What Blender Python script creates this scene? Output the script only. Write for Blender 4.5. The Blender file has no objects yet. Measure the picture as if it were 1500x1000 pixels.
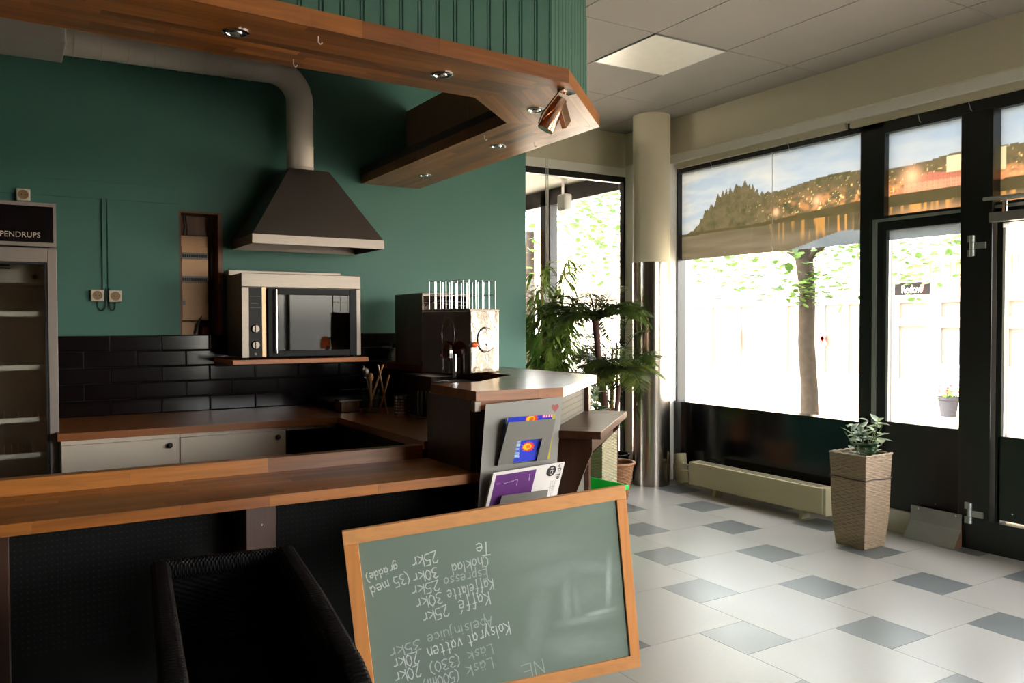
import bpy, bmesh, math, random
import numpy as np
from mathutils import Vector, Matrix
random.seed(7); rng = np.random.default_rng(7)
S = bpy.context.scene; COL = S.collection
PI = math.pi
# ------------------------------------------------------------------ camera
cd = bpy.data.cameras.new('camera'); cam = bpy.data.objects.new('camera', cd); COL.objects.link(cam)
cd.sensor_width = 36.0; cd.lens = 1196.0/1500*36.0; cd.clip_start = 0.02; cd.clip_end = 300
yaw, pitch, roll = 0.5504, -0.02269, -0.00234
fw = Vector((math.sin(yaw)*math.cos(pitch), math.cos(yaw)*math.cos(pitch), math.sin(pitch)))
rt = Vector((math.cos(yaw), -math.sin(yaw), 0)); up = rt.cross(fw)
r2 = rt*math.cos(roll)+up*math.sin(roll); u2 = -rt*math.sin(roll)+up*math.cos(roll)
cam.matrix_world = Matrix(((r2.x,u2.x,-fw.x,0),(r2.y,u2.y,-fw.y,0),(r2.z,u2.z,-fw.z,1.476),(0,0,0,1)))
S.camera = cam
# ------------------------------------------------------------------ light, sky, exposure
w = bpy.data.worlds.new('sky'); S.world = w; w.use_nodes = True
nt = w.node_tree; nt.nodes.clear()
sk = nt.nodes.new('ShaderNodeTexSky'); sk.sky_type = 'NISHITA'; sk.sun_disc = False
sk.sun_elevation = math.radians(48); sk.sun_rotation = math.radians(307); sk.air_density = 1.0; sk.dust_density = 2.0
bgn = nt.nodes.new('ShaderNodeBackground'); bgn.inputs['Strength'].default_value = 1.25
wo = nt.nodes.new('ShaderNodeOutputWorld')
hs = nt.nodes.new('ShaderNodeHueSaturation'); hs.inputs['Saturation'].default_value = 0.35
wm = nt.nodes.new('ShaderNodeMix'); wm.data_type = 'RGBA'; wm.blend_type = 'MULTIPLY'; wm.inputs[0].default_value = 1.0; wm.inputs[7].default_value = (1.06, 1.0, 0.90, 1)
nt.links.new(sk.outputs[0], hs.inputs['Color']); nt.links.new(hs.outputs[0], wm.inputs[6]); nt.links.new(wm.outputs[2], bgn.inputs['Color']); nt.links.new(bgn.outputs[0], wo.inputs['Surface'])
sd = bpy.data.lights.new('sun', 'SUN'); sun = bpy.data.objects.new('sun', sd); COL.objects.link(sun)
sd.energy = 2.2; sd.angle = math.radians(0.6); sd.color = (1.0, 0.94, 0.85)
sun.rotation_euler = Vector((0.42, -0.32, -0.85)).to_track_quat('-Z', 'Y').to_euler()
S.view_settings.view_transform = 'Standard'; S.view_settings.look = 'None'
S.view_settings.gamma = 1; S.view_settings.use_curve_mapping = False
S.view_settings.exposure = 1.88
S.cycles.use_denoising = True
S.cycles.max_bounces = 10; S.cycles.diffuse_bounces = 6; S.cycles.transparent_max_bounces = 12
S.cycles.caustics_reflective = False; S.cycles.caustics_refractive = False
S.cycles.sample_clamp_indirect = 6.0

# ------------------------------------------------------------------ materials
def srgb(r, g, b):
    f = lambda c: (c/255/12.92) if c/255 <= .04045 else ((c/255+.055)/1.055)**2.4
    return (f(r), f(g), f(b), 1)
MATS = {}
def nodes_of(name):
    m = bpy.data.materials.new(name); m.use_nodes = True
    return m, m.node_tree, m.node_tree.nodes['Principled BSDF']
def mat(name, col, rough=.5, metal=0, noise=.08, scale=12, bump=0, bscale=60, spec=.5, coat=0, trans=0, aniso=None):
    if name in MATS: return MATS[name]
    m, t, b = nodes_of(name)
    b.inputs['Roughness'].default_value = rough; b.inputs['Metallic'].default_value = metal
    b.inputs['Specular IOR Level'].default_value = spec; b.inputs['Coat Weight'].default_value = coat
    b.inputs['Transmission Weight'].default_value = trans
    tc = t.nodes.new('ShaderNodeTexCoord'); mp = t.nodes.new('ShaderNodeMapping'); t.links.new(tc.outputs['Object'], mp.inputs['Vector'])
    if aniso: mp.inputs['Scale'].default_value = aniso
    n = t.nodes.new('ShaderNodeTexNoise'); n.inputs['Scale'].default_value = scale; n.inputs['Detail'].default_value = 5
    t.links.new(mp.outputs[0], n.inputs['Vector'])
    r = t.nodes.new('ShaderNodeMapRange'); r.inputs['To Min'].default_value = 1-noise; r.inputs['To Max'].default_value = 1+noise
    t.links.new(n.outputs['Fac'], r.inputs['Value'])
    v = t.nodes.new('ShaderNodeVectorMath'); v.operation = 'SCALE'; v.inputs[0].default_value = col[:3]
    t.links.new(r.outputs[0], v.inputs['Scale']); t.links.new(v.outputs[0], b.inputs['Base Color'])
    if bump:
        n2 = t.nodes.new('ShaderNodeTexNoise'); n2.inputs['Scale'].default_value = bscale; n2.inputs['Detail'].default_value = 4
        t.links.new(mp.outputs[0], n2.inputs['Vector'])
        bu = t.nodes.new('ShaderNodeBump'); bu.inputs['Strength'].default_value = bump; bu.inputs['Distance'].default_value = .003
        t.links.new(n2.outputs['Fac'], bu.inputs['Height']); t.links.new(bu.outputs[0], b.inputs['Normal'])
    MATS[name] = m; return m
def wood(name, cols, direction, rough=.35, contrast=1.0, coat=.15, spec=.5):
    """butcher-block / solid timber: colour per piece from Object Info, grain along `direction` (radians in xy, or 'z')"""
    if name in MATS: return MATS[name]
    m, t, b = nodes_of(name); N = t.nodes; L = t.links
    tc = N.new('ShaderNodeTexCoord'); oi = N.new('ShaderNodeObjectInfo')
    rot = N.new('ShaderNodeVectorRotate'); rot.rotation_type = 'Z_AXIS' if direction != 'z' else 'Y_AXIS'
    rot.inputs['Angle'].default_value = (-direction if direction != 'z' else PI/2)
    L.new(tc.outputs['Object'], rot.inputs['Vector'])
    sc = N.new('ShaderNodeVectorMath'); sc.operation = 'MULTIPLY'; sc.inputs[1].default_value = (2.2, 38, 38)
    L.new(rot.outputs[0], sc.inputs[0])
    k = N.new('ShaderNodeMath'); k.operation = 'MULTIPLY'; k.inputs[1].default_value = 77; L.new(oi.outputs['Random'], k.inputs[0])
    ad = N.new('ShaderNodeVectorMath'); ad.operation = 'ADD'; L.new(sc.outputs[0], ad.inputs[0]); L.new(k.outputs[0], ad.inputs[1])
    n = N.new('ShaderNodeTexNoise'); n.inputs['Scale'].default_value = 1; n.inputs['Detail'].default_value = 6; n.inputs['Distortion'].default_value = .6
    L.new(ad.outputs[0], n.inputs['Vector'])
    cr = N.new('ShaderNodeValToRGB'); e = cr.color_ramp.elements
    e[0].position = 0; e[0].color = cols[0]; e[1].position = 1; e[1].color = cols[-1]
    for i, c_ in enumerate(cols[1:-1]):
        x = e.new((i+1)/(len(cols)-1)); x.color = c_
    L.new(oi.outputs['Random'], cr.inputs['Fac'])
    mr = N.new('ShaderNodeMapRange'); mr.inputs['From Min'].default_value = .25; mr.inputs['From Max'].default_value = .75
    mr.inputs['To Min'].default_value = 1-.32*contrast; mr.inputs['To Max'].default_value = 1+.25*contrast
    L.new(n.outputs['Fac'], mr.inputs['Value'])
    v = N.new('ShaderNodeVectorMath'); v.operation = 'SCALE'; L.new(cr.outputs[0], v.inputs[0]); L.new(mr.outputs[0], v.inputs['Scale'])
    L.new(v.outputs[0], b.inputs['Base Color'])
    b.inputs['Roughness'].default_value = rough; b.inputs['Coat Weight'].default_value = coat; b.inputs['Coat Roughness'].default_value = .3
    b.inputs['Specular IOR Level'].default_value = spec
    MATS[name] = m; return m
def glass(name, tint=(1,1,1,1), refl=.08):
    if name in MATS: return MATS[name]
    m, t, b = nodes_of(name); N = t.nodes; L = t.links
    N.remove(b); out = N['Material Output']
    tr = N.new('ShaderNodeBsdfTransparent'); tr.inputs[0].default_value = tint
    gl = N.new('ShaderNodeBsdfGlossy'); gl.inputs['Roughness'].default_value = .02
    lw = N.new('ShaderNodeFresnel'); lw.inputs['IOR'].default_value = 1.45
    mp = N.new('ShaderNodeMath'); mp.operation = 'MULTIPLY'; mp.inputs[1].default_value = refl*12
    L.new(lw.outputs[0], mp.inputs[0])
    ge = N.new('ShaderNodeNewGeometry'); fb_ = N.new('ShaderNodeMath'); fb_.operation = 'SUBTRACT'; fb_.inputs[0].default_value = 1; L.new(ge.outputs['Backfacing'], fb_.inputs[1])
    mq = N.new('ShaderNodeMath'); mq.operation = 'MULTIPLY'; L.new(mp.outputs[0], mq.inputs[0]); L.new(fb_.outputs[0], mq.inputs[1])   # reflect once, on the outer face of the pane
    mx = N.new('ShaderNodeMixShader'); L.new(mq.outputs[0], mx.inputs[0]); L.new(tr.outputs[0], mx.inputs[1]); L.new(gl.outputs[0], mx.inputs[2])
    L.new(mx.outputs[0], out.inputs['Surface'])
    MATS[name] = m; return m
def vcol_mat(name, translucent=0, rough=.5, tfac=1.0):
    if name in MATS: return MATS[name]
    m, t, b = nodes_of(name); N = t.nodes; L = t.links
    a = N.new('ShaderNodeVertexColor'); a.layer_name = 'print'
    L.new(a.outputs[0], b.inputs['Base Color']); b.inputs['Roughness'].default_value = rough
    if translucent:
        tl = N.new('ShaderNodeBsdfTranslucent')
        sc = N.new('ShaderNodeVectorMath'); sc.operation = 'SCALE'; sc.inputs['Scale'].default_value = tfac
        L.new(a.outputs[0], sc.inputs[0]); L.new(sc.outputs[0], tl.inputs[0])
        mx = N.new('ShaderNodeMixShader'); mx.inputs[0].default_value = translucent
        L.new(b.outputs[0], mx.inputs[1]); L.new(tl.outputs[0], mx.inputs[2]); L.new(mx.outputs[0], N['Material Output'].inputs['Surface'])
    MATS[name] = m; return m
def leafmat(name, c1, c2, tl=.45):
    if name in MATS: return MATS[name]
    m, t, b = nodes_of(name); N = t.nodes; L = t.links
    tc = N.new('ShaderNodeTexCoord'); n = N.new('ShaderNodeTexNoise'); n.inputs['Scale'].default_value = 9; L.new(tc.outputs['Object'], n.inputs['Vector'])
    cr = N.new('ShaderNodeValToRGB'); cr.color_ramp.elements[0].position = .35; cr.color_ramp.elements[1].position = .65
    cr.color_ramp.elements[0].color = c1; cr.color_ramp.elements[1].color = c2; L.new(n.outputs['Fac'], cr.inputs[0])
    L.new(cr.outputs[0], b.inputs['Base Color']); b.inputs['Roughness'].default_value = .45
    t2 = N.new('ShaderNodeBsdfTranslucent'); L.new(cr.outputs[0], t2.inputs[0])
    mx = N.new('ShaderNodeMixShader'); mx.inputs[0].default_value = tl
    L.new(b.outputs[0], mx.inputs[1]); L.new(t2.outputs[0], mx.inputs[2]); L.new(mx.outputs[0], N['Material Output'].inputs['Surface'])
    MATS[name] = m; return m

STAVE = [srgb(106,58,20), srgb(140,80,26), srgb(164,98,36), srgb(126,68,22), srgb(180,112,48), srgb(146,86,30)]
w_x = wood('butcher_block_x', STAVE, 0.02); w_y = wood('butcher_block_y', STAVE, PI/2); w_d = wood('butcher_block_diagonal', STAVE, math.atan2(.58,.66))
w_bar = wood('bar_top_x', [srgb(140,84,44), srgb(160,98,54), srgb(128,74,38)], 0, rough=.22, coat=.5)
w_bary = wood('bar_top_y', [srgb(140,84,44), srgb(160,98,54), srgb(128,74,38)], PI/2, rough=.22, coat=.5)
w_bard = wood('bar_top_diagonal', [srgb(140,84,44), srgb(160,98,54), srgb(128,74,38)], math.atan2(.58,.66), rough=.22, coat=.5)
w_dark = wood('dark_panel_wood', [srgb(58,30,16), srgb(70,36,19)], 'z', rough=.4)
w_darkx = wood('dark_edge_wood', [srgb(62,32,18), srgb(74,38,20)], 0, rough=.4)
w_work = wood('worktop_wood', [srgb(142,80,34), srgb(160,94,42)], 0, rough=.35, contrast=.6)
w_pine = wood('pine_frame_x', [srgb(226,154,92), srgb(236,166,104)], 0, rough=.5, contrast=.35, coat=0)
w_pinez = wood('pine_frame_z', [srgb(226,148,82), srgb(234,158,92)], 'z', rough=.5, contrast=.35, coat=0)
green = mat('green_paint', srgb(62,112,98), .55, noise=.04, scale=3, bump=.1, bscale=90)
green_b = mat('green_board_paint', srgb(60,104,90), .5, noise=.05, scale=5)
cream = mat('cream_wall_paint', srgb(202,193,168), .7, noise=.03, scale=3)
white_w = mat('white_wall_paint', srgb(226,222,212), .7, noise=.03, scale=3)
white_lac = mat('white_lacquer', srgb(224,206,186), .45, noise=.03, scale=4)
steel = mat('brushed_steel', srgb(126,116,107), .38, 1, noise=.1, scale=8, aniso=(1,1,14))
steel_h = mat('hood_steel', srgb(120,112,104), .42, 1, noise=.12, scale=3, aniso=(1,1,1))
steel_pol = mat('polished_steel', srgb(176,172,168), .12, 1, noise=.15, scale=9, bump=1.0, bscale=9)
chrome = mat('chrome', srgb(220,220,222), .08, 1, noise=.02)
black_fr = mat('black_frame_lacquer', srgb(14,13,14), .35, noise=.15, scale=6)
black_gl = mat('black_gloss_panel', srgb(10,10,12), .13, noise=.1, scale=3, spec=.6)
black_pl = mat('black_plastic', srgb(18,16,16), .45, noise=.1, spec=.2)
alu = mat('aluminium_strip', srgb(170,172,170), .4, .8, noise=.05)
duct_m = mat('duct_white_paint', srgb(232,222,208), .5, noise=.05, scale=6)
grey_mt = mat('grey_powder_coat', srgb(128,124,118), .42, .2, noise=.04, scale=10)
pane = glass('window_glass'); clear = glass('clear_glass', (.94,.96,.95,1), .12)

# ------------------------------------------------------------------ mesh helpers
class MB:
    def __init__(s): s.v = []; s.f = []; s.smooth = False
    def add(s, vs, fs):
        n = len(s.v); s.v += [tuple(map(float, v)) for v in vs]; s.f += [tuple(n+i for i in f) for f in fs]; return s
    def box(s, x0, x1, y0, y1, z0, z1):
        if x0 > x1: x0, x1 = x1, x0
        if y0 > y1: y0, y1 = y1, y0
        if z0 > z1: z0, z1 = z1, z0
        return s.add([(x0,y0,z0),(x1,y0,z0),(x1,y1,z0),(x0,y1,z0),(x0,y0,z1),(x1,y0,z1),(x1,y1,z1),(x0,y1,z1)],
            [(0,3,2,1),(4,5,6,7),(0,1,5,4),(1,2,6,5),(2,3,7,6),(3,0,4,7)])
    def obox(s, c, ax, ay, az):
        c = Vector(c); ax = Vector(ax); ay = Vector(ay); az = Vector(az)
        vs = [c+i*ax+j*ay+k*az for k in (-1,1) for i, j in ((-1,-1),(1,-1),(1,1),(-1,1))]
        fs = [(0,3,2,1),(4,5,6,7),(0,1,5,4),(1,2,6,5),(2,3,7,6),(3,0,4,7)]
        if ax.cross(ay).dot(az) < 0: fs = [f[::-1] for f in fs]
        return s.add(vs, fs)
    def prism(s, poly, z0, z1):
        a = sum(poly[i][0]*poly[(i+1)%len(poly)][1]-poly[(i+1)%len(poly)][0]*poly[i][1] for i in range(len(poly)))
        if a < 0: poly = poly[::-1]
        n = len(poly); vs = [(p[0],p[1],z0) for p in poly]+[(p[0],p[1],z1) for p in poly]
        return s.add(vs, [tuple(range(n))[::-1], tuple(range(n,2*n))]+[(i,(i+1)%n,n+(i+1)%n,n+i) for i in range(n)])
    def extr(s, pts, vec):
        """planar polygon of 3D points, extruded by vec"""
        n = len(pts); vec = Vector(vec); P = [Vector(p) for p in pts]
        nn = Vector((0,0,0))
        for i in range(n): nn += P[i].cross(P[(i+1)%n])
        if nn.dot(vec) < 0: P = P[::-1]
        return s.add(P+[p+vec for p in P], [tuple(range(n))[::-1], tuple(range(n,2*n))]+[(i,(i+1)%n,n+(i+1)%n,n+i) for i in range(n)])
    def tube(s, pts, r, n=8, cap=True, closed=False):
        s.smooth = True
        P = [Vector(p) for p in pts]; m = len(P); R = r if isinstance(r, (list,tuple)) else [r]*m
        ref = Vector((0,0,1)); base = len(s.v); prev = None
        for i in range(m):
            if closed: t = (P[(i+1)%m]-P[i-1]).normalized()
            else: t = (P[min(i+1,m-1)]-P[max(i-1,0)]).normalized()
            if prev is None:
                a = t.cross(ref)
                if a.length < .2: a = t.cross(Vector((1,0,0)))
            else: a = prev - t*prev.dot(t)
            a.normalize(); b = t.cross(a); prev = a
            for k in range(n):
                q = P[i]+R[i]*(math.cos(2*PI*k/n)*a+math.sin(2*PI*k/n)*b); s.v.append(tuple(q))
        for i in range(m if closed else m-1):
            j = (i+1) % m
            for k in range(n):
                s.f.append((base+i*n+k, base+i*n+(k+1)%n, base+j*n+(k+1)%n, base+j*n+k))
        if cap and not closed:
            s.f.append(tuple(base+k for k in range(n))[::-1]); s.f.append(tuple(base+(m-1)*n+k for k in range(n)))
        return s
    def lathe(s, prof, c=(0,0,0), n=24, axis='z'):
        """prof: list of (radius, height)"""
        s.smooth = True; base = len(s.v); c = Vector(c)
        for (r, h) in prof:
            for k in range(n):
                a = 2*PI*k/n; p = (r*math.cos(a), r*math.sin(a), h)
                if axis == 'y': p = (p[0], -p[2], p[1])
                if axis == 'x': p = (p[2], p[0], p[1])
                s.v.append(tuple(c+Vector(p)))
        for i in range(len(prof)-1):
            for k in range(n):
                s.f.append((base+i*n+k, base+i*n+(k+1)%n, base+(i+1)*n+(k+1)%n, base+(i+1)*n+k))
        if prof[0][0] > 1e-6: s.f.append(tuple(base+k for k in range(n))[::-1])
        if prof[-1][0] > 1e-6: s.f.append(tuple(base+(len(prof)-1)*n+k for k in range(n)))
        return s
    def build(s, name, m, parent=None, kind=None, bevel=0, smooth=None, label=None):
        me = bpy.data.meshes.new(name)
        off = Vector((0,0,0))
        root = parent
        while root is not None:
            off += Vector(root.location); root = root.parent
        me.from_pydata([(v[0]-off.x, v[1]-off.y, v[2]-off.z) for v in s.v], [], s.f)
        me.materials.append(m)
        if (s.smooth if smooth is None else smooth):
            me.polygons.foreach_set('use_smooth', [True]*len(me.polygons))
            try: me.set_sharp_from_angle(angle=math.radians(42))
            except Exception: pass
        o = bpy.data.objects.new(name, me); COL.objects.link(o)
        if parent is not None: o.parent = parent
        if kind: o['kind'] = kind
        if label: o['label'] = label
        if bevel:
            b = o.modifiers.new('bevel', 'BEVEL'); b.width = bevel; b.segments = 2; b.limit_method = 'ANGLE'
        return o
def thing(name, label, cat, loc=(0,0,0), group=None, rz=0):
    o = bpy.data.objects.new(name, None); COL.objects.link(o); o.empty_display_size = .1
    o.location = loc; o.rotation_euler = (0,0,rz); o['label'] = label; o['category'] = cat
    if group: o['group'] = group
    return o
def tag(o, label, cat, group=None):
    o['label'] = label; o['category'] = cat
    if group: o['group'] = group
    return o
def st(o): o['kind'] = 'structure'; return o
def B(*a): return MB().box(*a)
def dup(o, loc, label=None, group=None, rz=None):
    def cp(x, par):
        c = x.copy(); COL.objects.link(c); c.parent = par
        for ch in x.children: cp(ch, c)
        return c
    c = cp(o, None); c.location = loc
    if rz is not None: c.rotation_euler = (0,0,rz)
    if label: c['label'] = label
    if group: c['group'] = group
    return c
def clip(poly, n, d):
    """keep the part of a convex polygon with p.n <= d"""
    out = []
    for i in range(len(poly)):
        a = poly[i]; b = poly[(i+1)%len(poly)]; da = a[0]*n[0]+a[1]*n[1]-d; db = b[0]*n[0]+b[1]*n[1]-d
        if da <= 0: out.append(a)
        if (da < 0 < db) or (db < 0 < da):
            t = da/(da-db); out.append((a[0]+(b[0]-a[0])*t, a[1]+(b[1]-a[1])*t))
    return out
def area(p): return abs(sum(p[i][0]*p[(i+1)%len(p)][1]-p[(i+1)%len(p)][0]*p[i][1] for i in range(len(p))))/2
def staves(parent, poly, ang, z0, z1, m, w=.045, lo=.3, hi=.6, name='stave', org=(0,0)):
    """butcher block: rows of glued staves cut to the polygon, each stave an object"""
    d = (math.cos(ang), math.sin(ang)); q = (-d[1], d[0])
    rel = [(p[0]-org[0], p[1]-org[1]) for p in poly]
    us = [p[0]*d[0]+p[1]*d[1] for p in rel]; vs = [p[0]*q[0]+p[1]*q[1] for p in rel]
    n = max(1, round((max(vs)-min(vs))/w)); ww = (max(vs)-min(vs))/n; g = .00025
    for i in range(n):
        v0 = min(vs)+i*ww; u = min(us)-random.random()*lo
        while u < max(us):
            u1 = u+random.uniform(lo, hi)
            p = clip(clip(clip(clip(rel, d, u1-g), (-d[0],-d[1]), -(u+g)), q, v0+ww-g), (-q[0],-q[1]), -(v0+g))
            if len(p) >= 3 and area(p) > 2e-4:
                MB().prism([(a[0]+org[0], a[1]+org[1]) for a in p], z0, z1).build(name, m, parent)
            u = u1
def weave(centre_fn, su, rows, A, smp=4, vs=4):
    """woven surface. centre_fn(t in 0..1, v in 0..1) -> (pos, normal); su stakes round, rows of weavers"""
    mb = MB(); mb.smooth = True; nu = su*smp; nv = rows*vs
    for j in range(nv+1):
        for i in range(nu):
            t = i/nu; v = j/nv; p, n = centre_fn(t, v)
            row = min(int(v*rows), rows-1); ph = 1 if row % 2 == 0 else -1
            prof = abs(math.sin(PI*v*rows))**.5
            h = A*(ph*math.sin(PI*t*su)*.9*prof+.6*prof-.6)
            mb.v.append(tuple(Vector(p)+Vector(n)*h))
    for j in range(nv):
        for i in range(nu):
            mb.f.append((j*nu+i, j*nu+(i+1)%nu, (j+1)*nu+(i+1)%nu, (j+1)*nu+i))
    return mb
def text_mesh(name, body, size, m, parent, loc, rot, ext=.0006, align='CENTER', sx=1.0, label=None):
    cu = bpy.data.curves.new(name, 'FONT'); cu.body = body; cu.size = size; cu.extrude = ext; cu.align_x = align
    to = bpy.data.objects.new('tmp', cu); COL.objects.link(to)
    bpy.context.view_layer.update()
    me = bpy.data.meshes.new_from_object(to); bpy.data.objects.remove(to)
    off = Vector((0,0,0)); r = parent
    while r is not None: off += Vector(r.location); r = r.parent
    M = Matrix.Translation(Vector(loc)-off) @ rot.to_4x4() @ Matrix.Diagonal((sx,1,1,1))
    me.transform(M); me.materials.clear(); me.materials.append(m)
    o = bpy.data.objects.new(name, me); COL.objects.link(o); o.parent = parent
    if label: o['label'] = label
    return o
def print_grid(name, org, U, V, nu, nv, fn, m, parent, thick=0):
    """flat printed sheet: a grid whose point colours are a computed picture. fn(s,t) -> arrays rgb (linear)"""
    s, t = np.meshgrid(np.linspace(0,1,nu), np.linspace(0,1,nv))
    off = Vector((0,0,0)); r = parent
    while r is not None: off += Vector(r.location); r = r.parent
    o_ = np.array(org)-np.array(off); P = o_+s[...,None]*np.array(U)+t[...,None]*np.array(V)
    me = bpy.data.meshes.new(name)
    idx = np.arange(nu*nv).reshape(nv, nu)
    F = np.stack([idx[:-1,:-1], idx[:-1,1:], idx[1:,1:], idx[1:,:-1]], -1).reshape(-1,4)
    me.from_pydata(P.reshape(-1,3).tolist(), [], F.tolist())
    a = me.color_attributes.new('print', 'FLOAT_COLOR', 'POINT')
    c = fn(s, t); c = np.concatenate([np.clip(c,0,1), np.ones(c.shape[:2]+(1,))], -1)
    a.data.foreach_set('color', c.reshape(-1).astype(np.float32))
    me.materials.append(m); o = bpy.data.objects.new(name, me); COL.objects.link(o); o.parent = parent
    return o
def lin(r, g, b): return np.array(srgb(r,g,b)[:3])
def vnoise(x, y, seed=0):
    xi = np.floor(x).astype(int); yi = np.floor(y).astype(int); fx = x-xi; fy = y-yi
    fx = fx*fx*(3-2*fx); fy = fy*fy*(3-2*fy)
    def h(a, b):
        n = (a*374761393+b*668265263+seed*1442695) & 0x7fffffff
        n = ((n ^ (n >> 13))*1274126177) & 0x7fffffff
        return ((n ^ (n >> 16)) & 0xffff)/65535.0
    return (h(xi,yi)*(1-fx)+h(xi+1,yi)*fx)*(1-fy)+(h(xi,yi+1)*(1-fx)+h(xi+1,yi+1)*fx)*fy
def fbm(x, y, seed=0, o=4):
    r = 0; a = .5
    for i in range(o): r = r+a*vnoise(x*2**i, y*2**i, seed+i); a *= .5
    return r/(1-.5**o)
# ================================================================== SETTING
XW = 5.30; YB = 6.35; YG = 5.70; ZC = 3.345
# ---- floor: large light tiles with small dark squares set pinwheel fashion
floor = st(B(-2.6, XW+.1, -3.0, 9.0, -.12, -.012).build('floor', mat('tile_grout', srgb(120,112,100), .8)))
def tilemat(name, c, rough):
    m, t, b = nodes_of(name); N = t.nodes; L = t.links
    oi = N.new('ShaderNodeObjectInfo'); tc = N.new('ShaderNodeTexCoord')
    n = N.new('ShaderNodeTexNoise'); n.inputs['Scale'].default_value = 3.0; n.inputs['Detail'].default_value = 6; L.new(tc.outputs['Object'], n.inputs['Vector'])
    n2 = N.new('ShaderNodeTexNoise'); n2.inputs['Scale'].default_value = 60; L.new(tc.outputs['Object'], n2.inputs['Vector'])
    a = N.new('ShaderNodeMath'); a.operation = 'MULTIPLY_ADD'; a.inputs[1].default_value = .12; a.inputs[2].default_value = .86; L.new(n.outputs['Fac'], a.inputs[0])
    a2 = N.new('ShaderNodeMath'); a2.operation = 'MULTIPLY_ADD'; a2.inputs[1].default_value = .10; L.new(n2.outputs['Fac'], a2.inputs[0]); L.new(a.outputs[0], a2.inputs[2])
    a3 = N.new('ShaderNodeMath'); a3.operation = 'MULTIPLY_ADD'; a3.inputs[1].default_value = .07; L.new(oi.outputs['Random'], a3.inputs[0]); L.new(a2.outputs[0], a3.inputs[2])
    v = N.new('ShaderNodeVectorMath'); v.operation = 'SCALE'; v.inputs[0].default_value = c[:3]; L.new(a3.outputs[0], v.inputs['Scale'])
    L.new(v.outputs[0], b.inputs['Base Color'])
    mr = N.new('ShaderNodeMapRange'); mr.inputs['To Min'].default_value = rough-.08; mr.inputs['To Max'].default_value = rough+.1; L.new(n.outputs['Fac'], mr.inputs['Value'])
    L.new(mr.outputs[0], b.inputs['Roughness']); b.inputs['Specular IOR Level'].default_value = .5
    return m
tl_m = tilemat('light_vinyl_tile', srgb(164,160,151), .32); td_m = tilemat('dark_vinyl_tile', srgb(104,108,106), .30)
b_ = .3; ox, oy = 14.2355*.3, 14.3989*.3; g = .0012
def clip_room(p): return clip(clip(clip(clip(p, (1,0), XW-.002), (-1,0), 2.5), (0,1), YB-.002), (0,-1), 2.9)
for i in range(-30, 31):
    for j in range(-30, 31):
        lx, ly = -i-2*j, -2*i+j
        x0 = ox+b_*lx; y1 = oy+b_*ly; y0 = y1-b_
        if not (-3.5 < x0 < 6 and -4 < y1 < 7.5): continue
        p = clip_room([(x0+g,y0+g),(x0+b_-g,y0+g),(x0+b_-g,y1-g),(x0+g,y1-g)])
        if len(p) > 2 and area(p) > .002: MB().prism(p, -.011, 0).build('dark_tile', td_m, floor)
        # big tile joined along the dark tile's right side: x0+b .. x0+3b , y0 .. y0+2b
        X0 = x0+b_; Y0 = y0
        p = clip_room([(X0+g,Y0+g),(X0+2*b_-g,Y0+g),(X0+2*b_-g,Y0+2*b_-g),(X0+g,Y0+2*b_-g)])
        if len(p) > 2 and area(p) > .002: MB().prism(p, -.011, 0).build('light_tile', tl_m, floor)
# ---- ceiling: grid of grey panels
ceil_m = mat('ceiling_panel', srgb(160,154,146), .8, noise=.05, scale=4)
ceiling = st(B(-2.6, XW+.3, -3.0, 6.9, ZC+.02, ZC+.15).build('ceiling', mat('ceiling_grid_white', srgb(196,190,178), .7)))
lamp_pos = None
xs = [3.58+.648*k for k in range(-10, 3)]+[5.3]
for a in range(len(xs)-1):
    xa, xb = xs[a], xs[a+1]
    y = -2.9 if abs(xa-3.58) > .01 else -2.9
    ys = [4.05+1.292*k for k in range(-6, 3)]
    for k in range(len(ys)-1):
        ya, yb = ys[k], ys[k+1]
        segs = [(ya, yb)]
        if abs(xa-3.58) < .01 and abs(ya-4.05) < .01: segs = [(ya, ya+.646), (ya+.646, yb)]
        for (s0, s1) in segs:
            s0c = max(s0, -2.9); s1c = min(s1, YB+.05)
            if s1c-s0c < .05: continue
            islamp = abs(xa-3.58) < .01 and abs(s0-4.05) < .01 and len(segs) == 2
            if islamp: lamp_pos = (xa, xb, s0, s1); continue
            B(xa+.004, xb-.004, s0c+.004, s1c-.004, ZC, ZC+.02).build('ceiling_panel', ceil_m, ceiling)
xa, xb, ya, yb = lamp_pos
t_ = thing('ceiling_light', 'square flat white ceiling light panel set into the grey ceiling grid', 'light', ((xa+xb)/2, (ya+yb)/2, ZC))
B(xa+.006, xb-.006, ya+.006, yb-.006, ZC-.006, ZC+.02).build('diffuser', mat('lamp_diffuser', srgb(236,232,220), .35), t_)
f_ = MB(); 
for q in ((xa, xb, ya, ya+.006), (xa, xb, yb-.006, yb), (xa, xa+.006, ya, yb), (xb-.006, xb, ya, yb)): f_.box(*q, ZC-.008, ZC+.02)
f_.build('frame', alu, t_)

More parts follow.
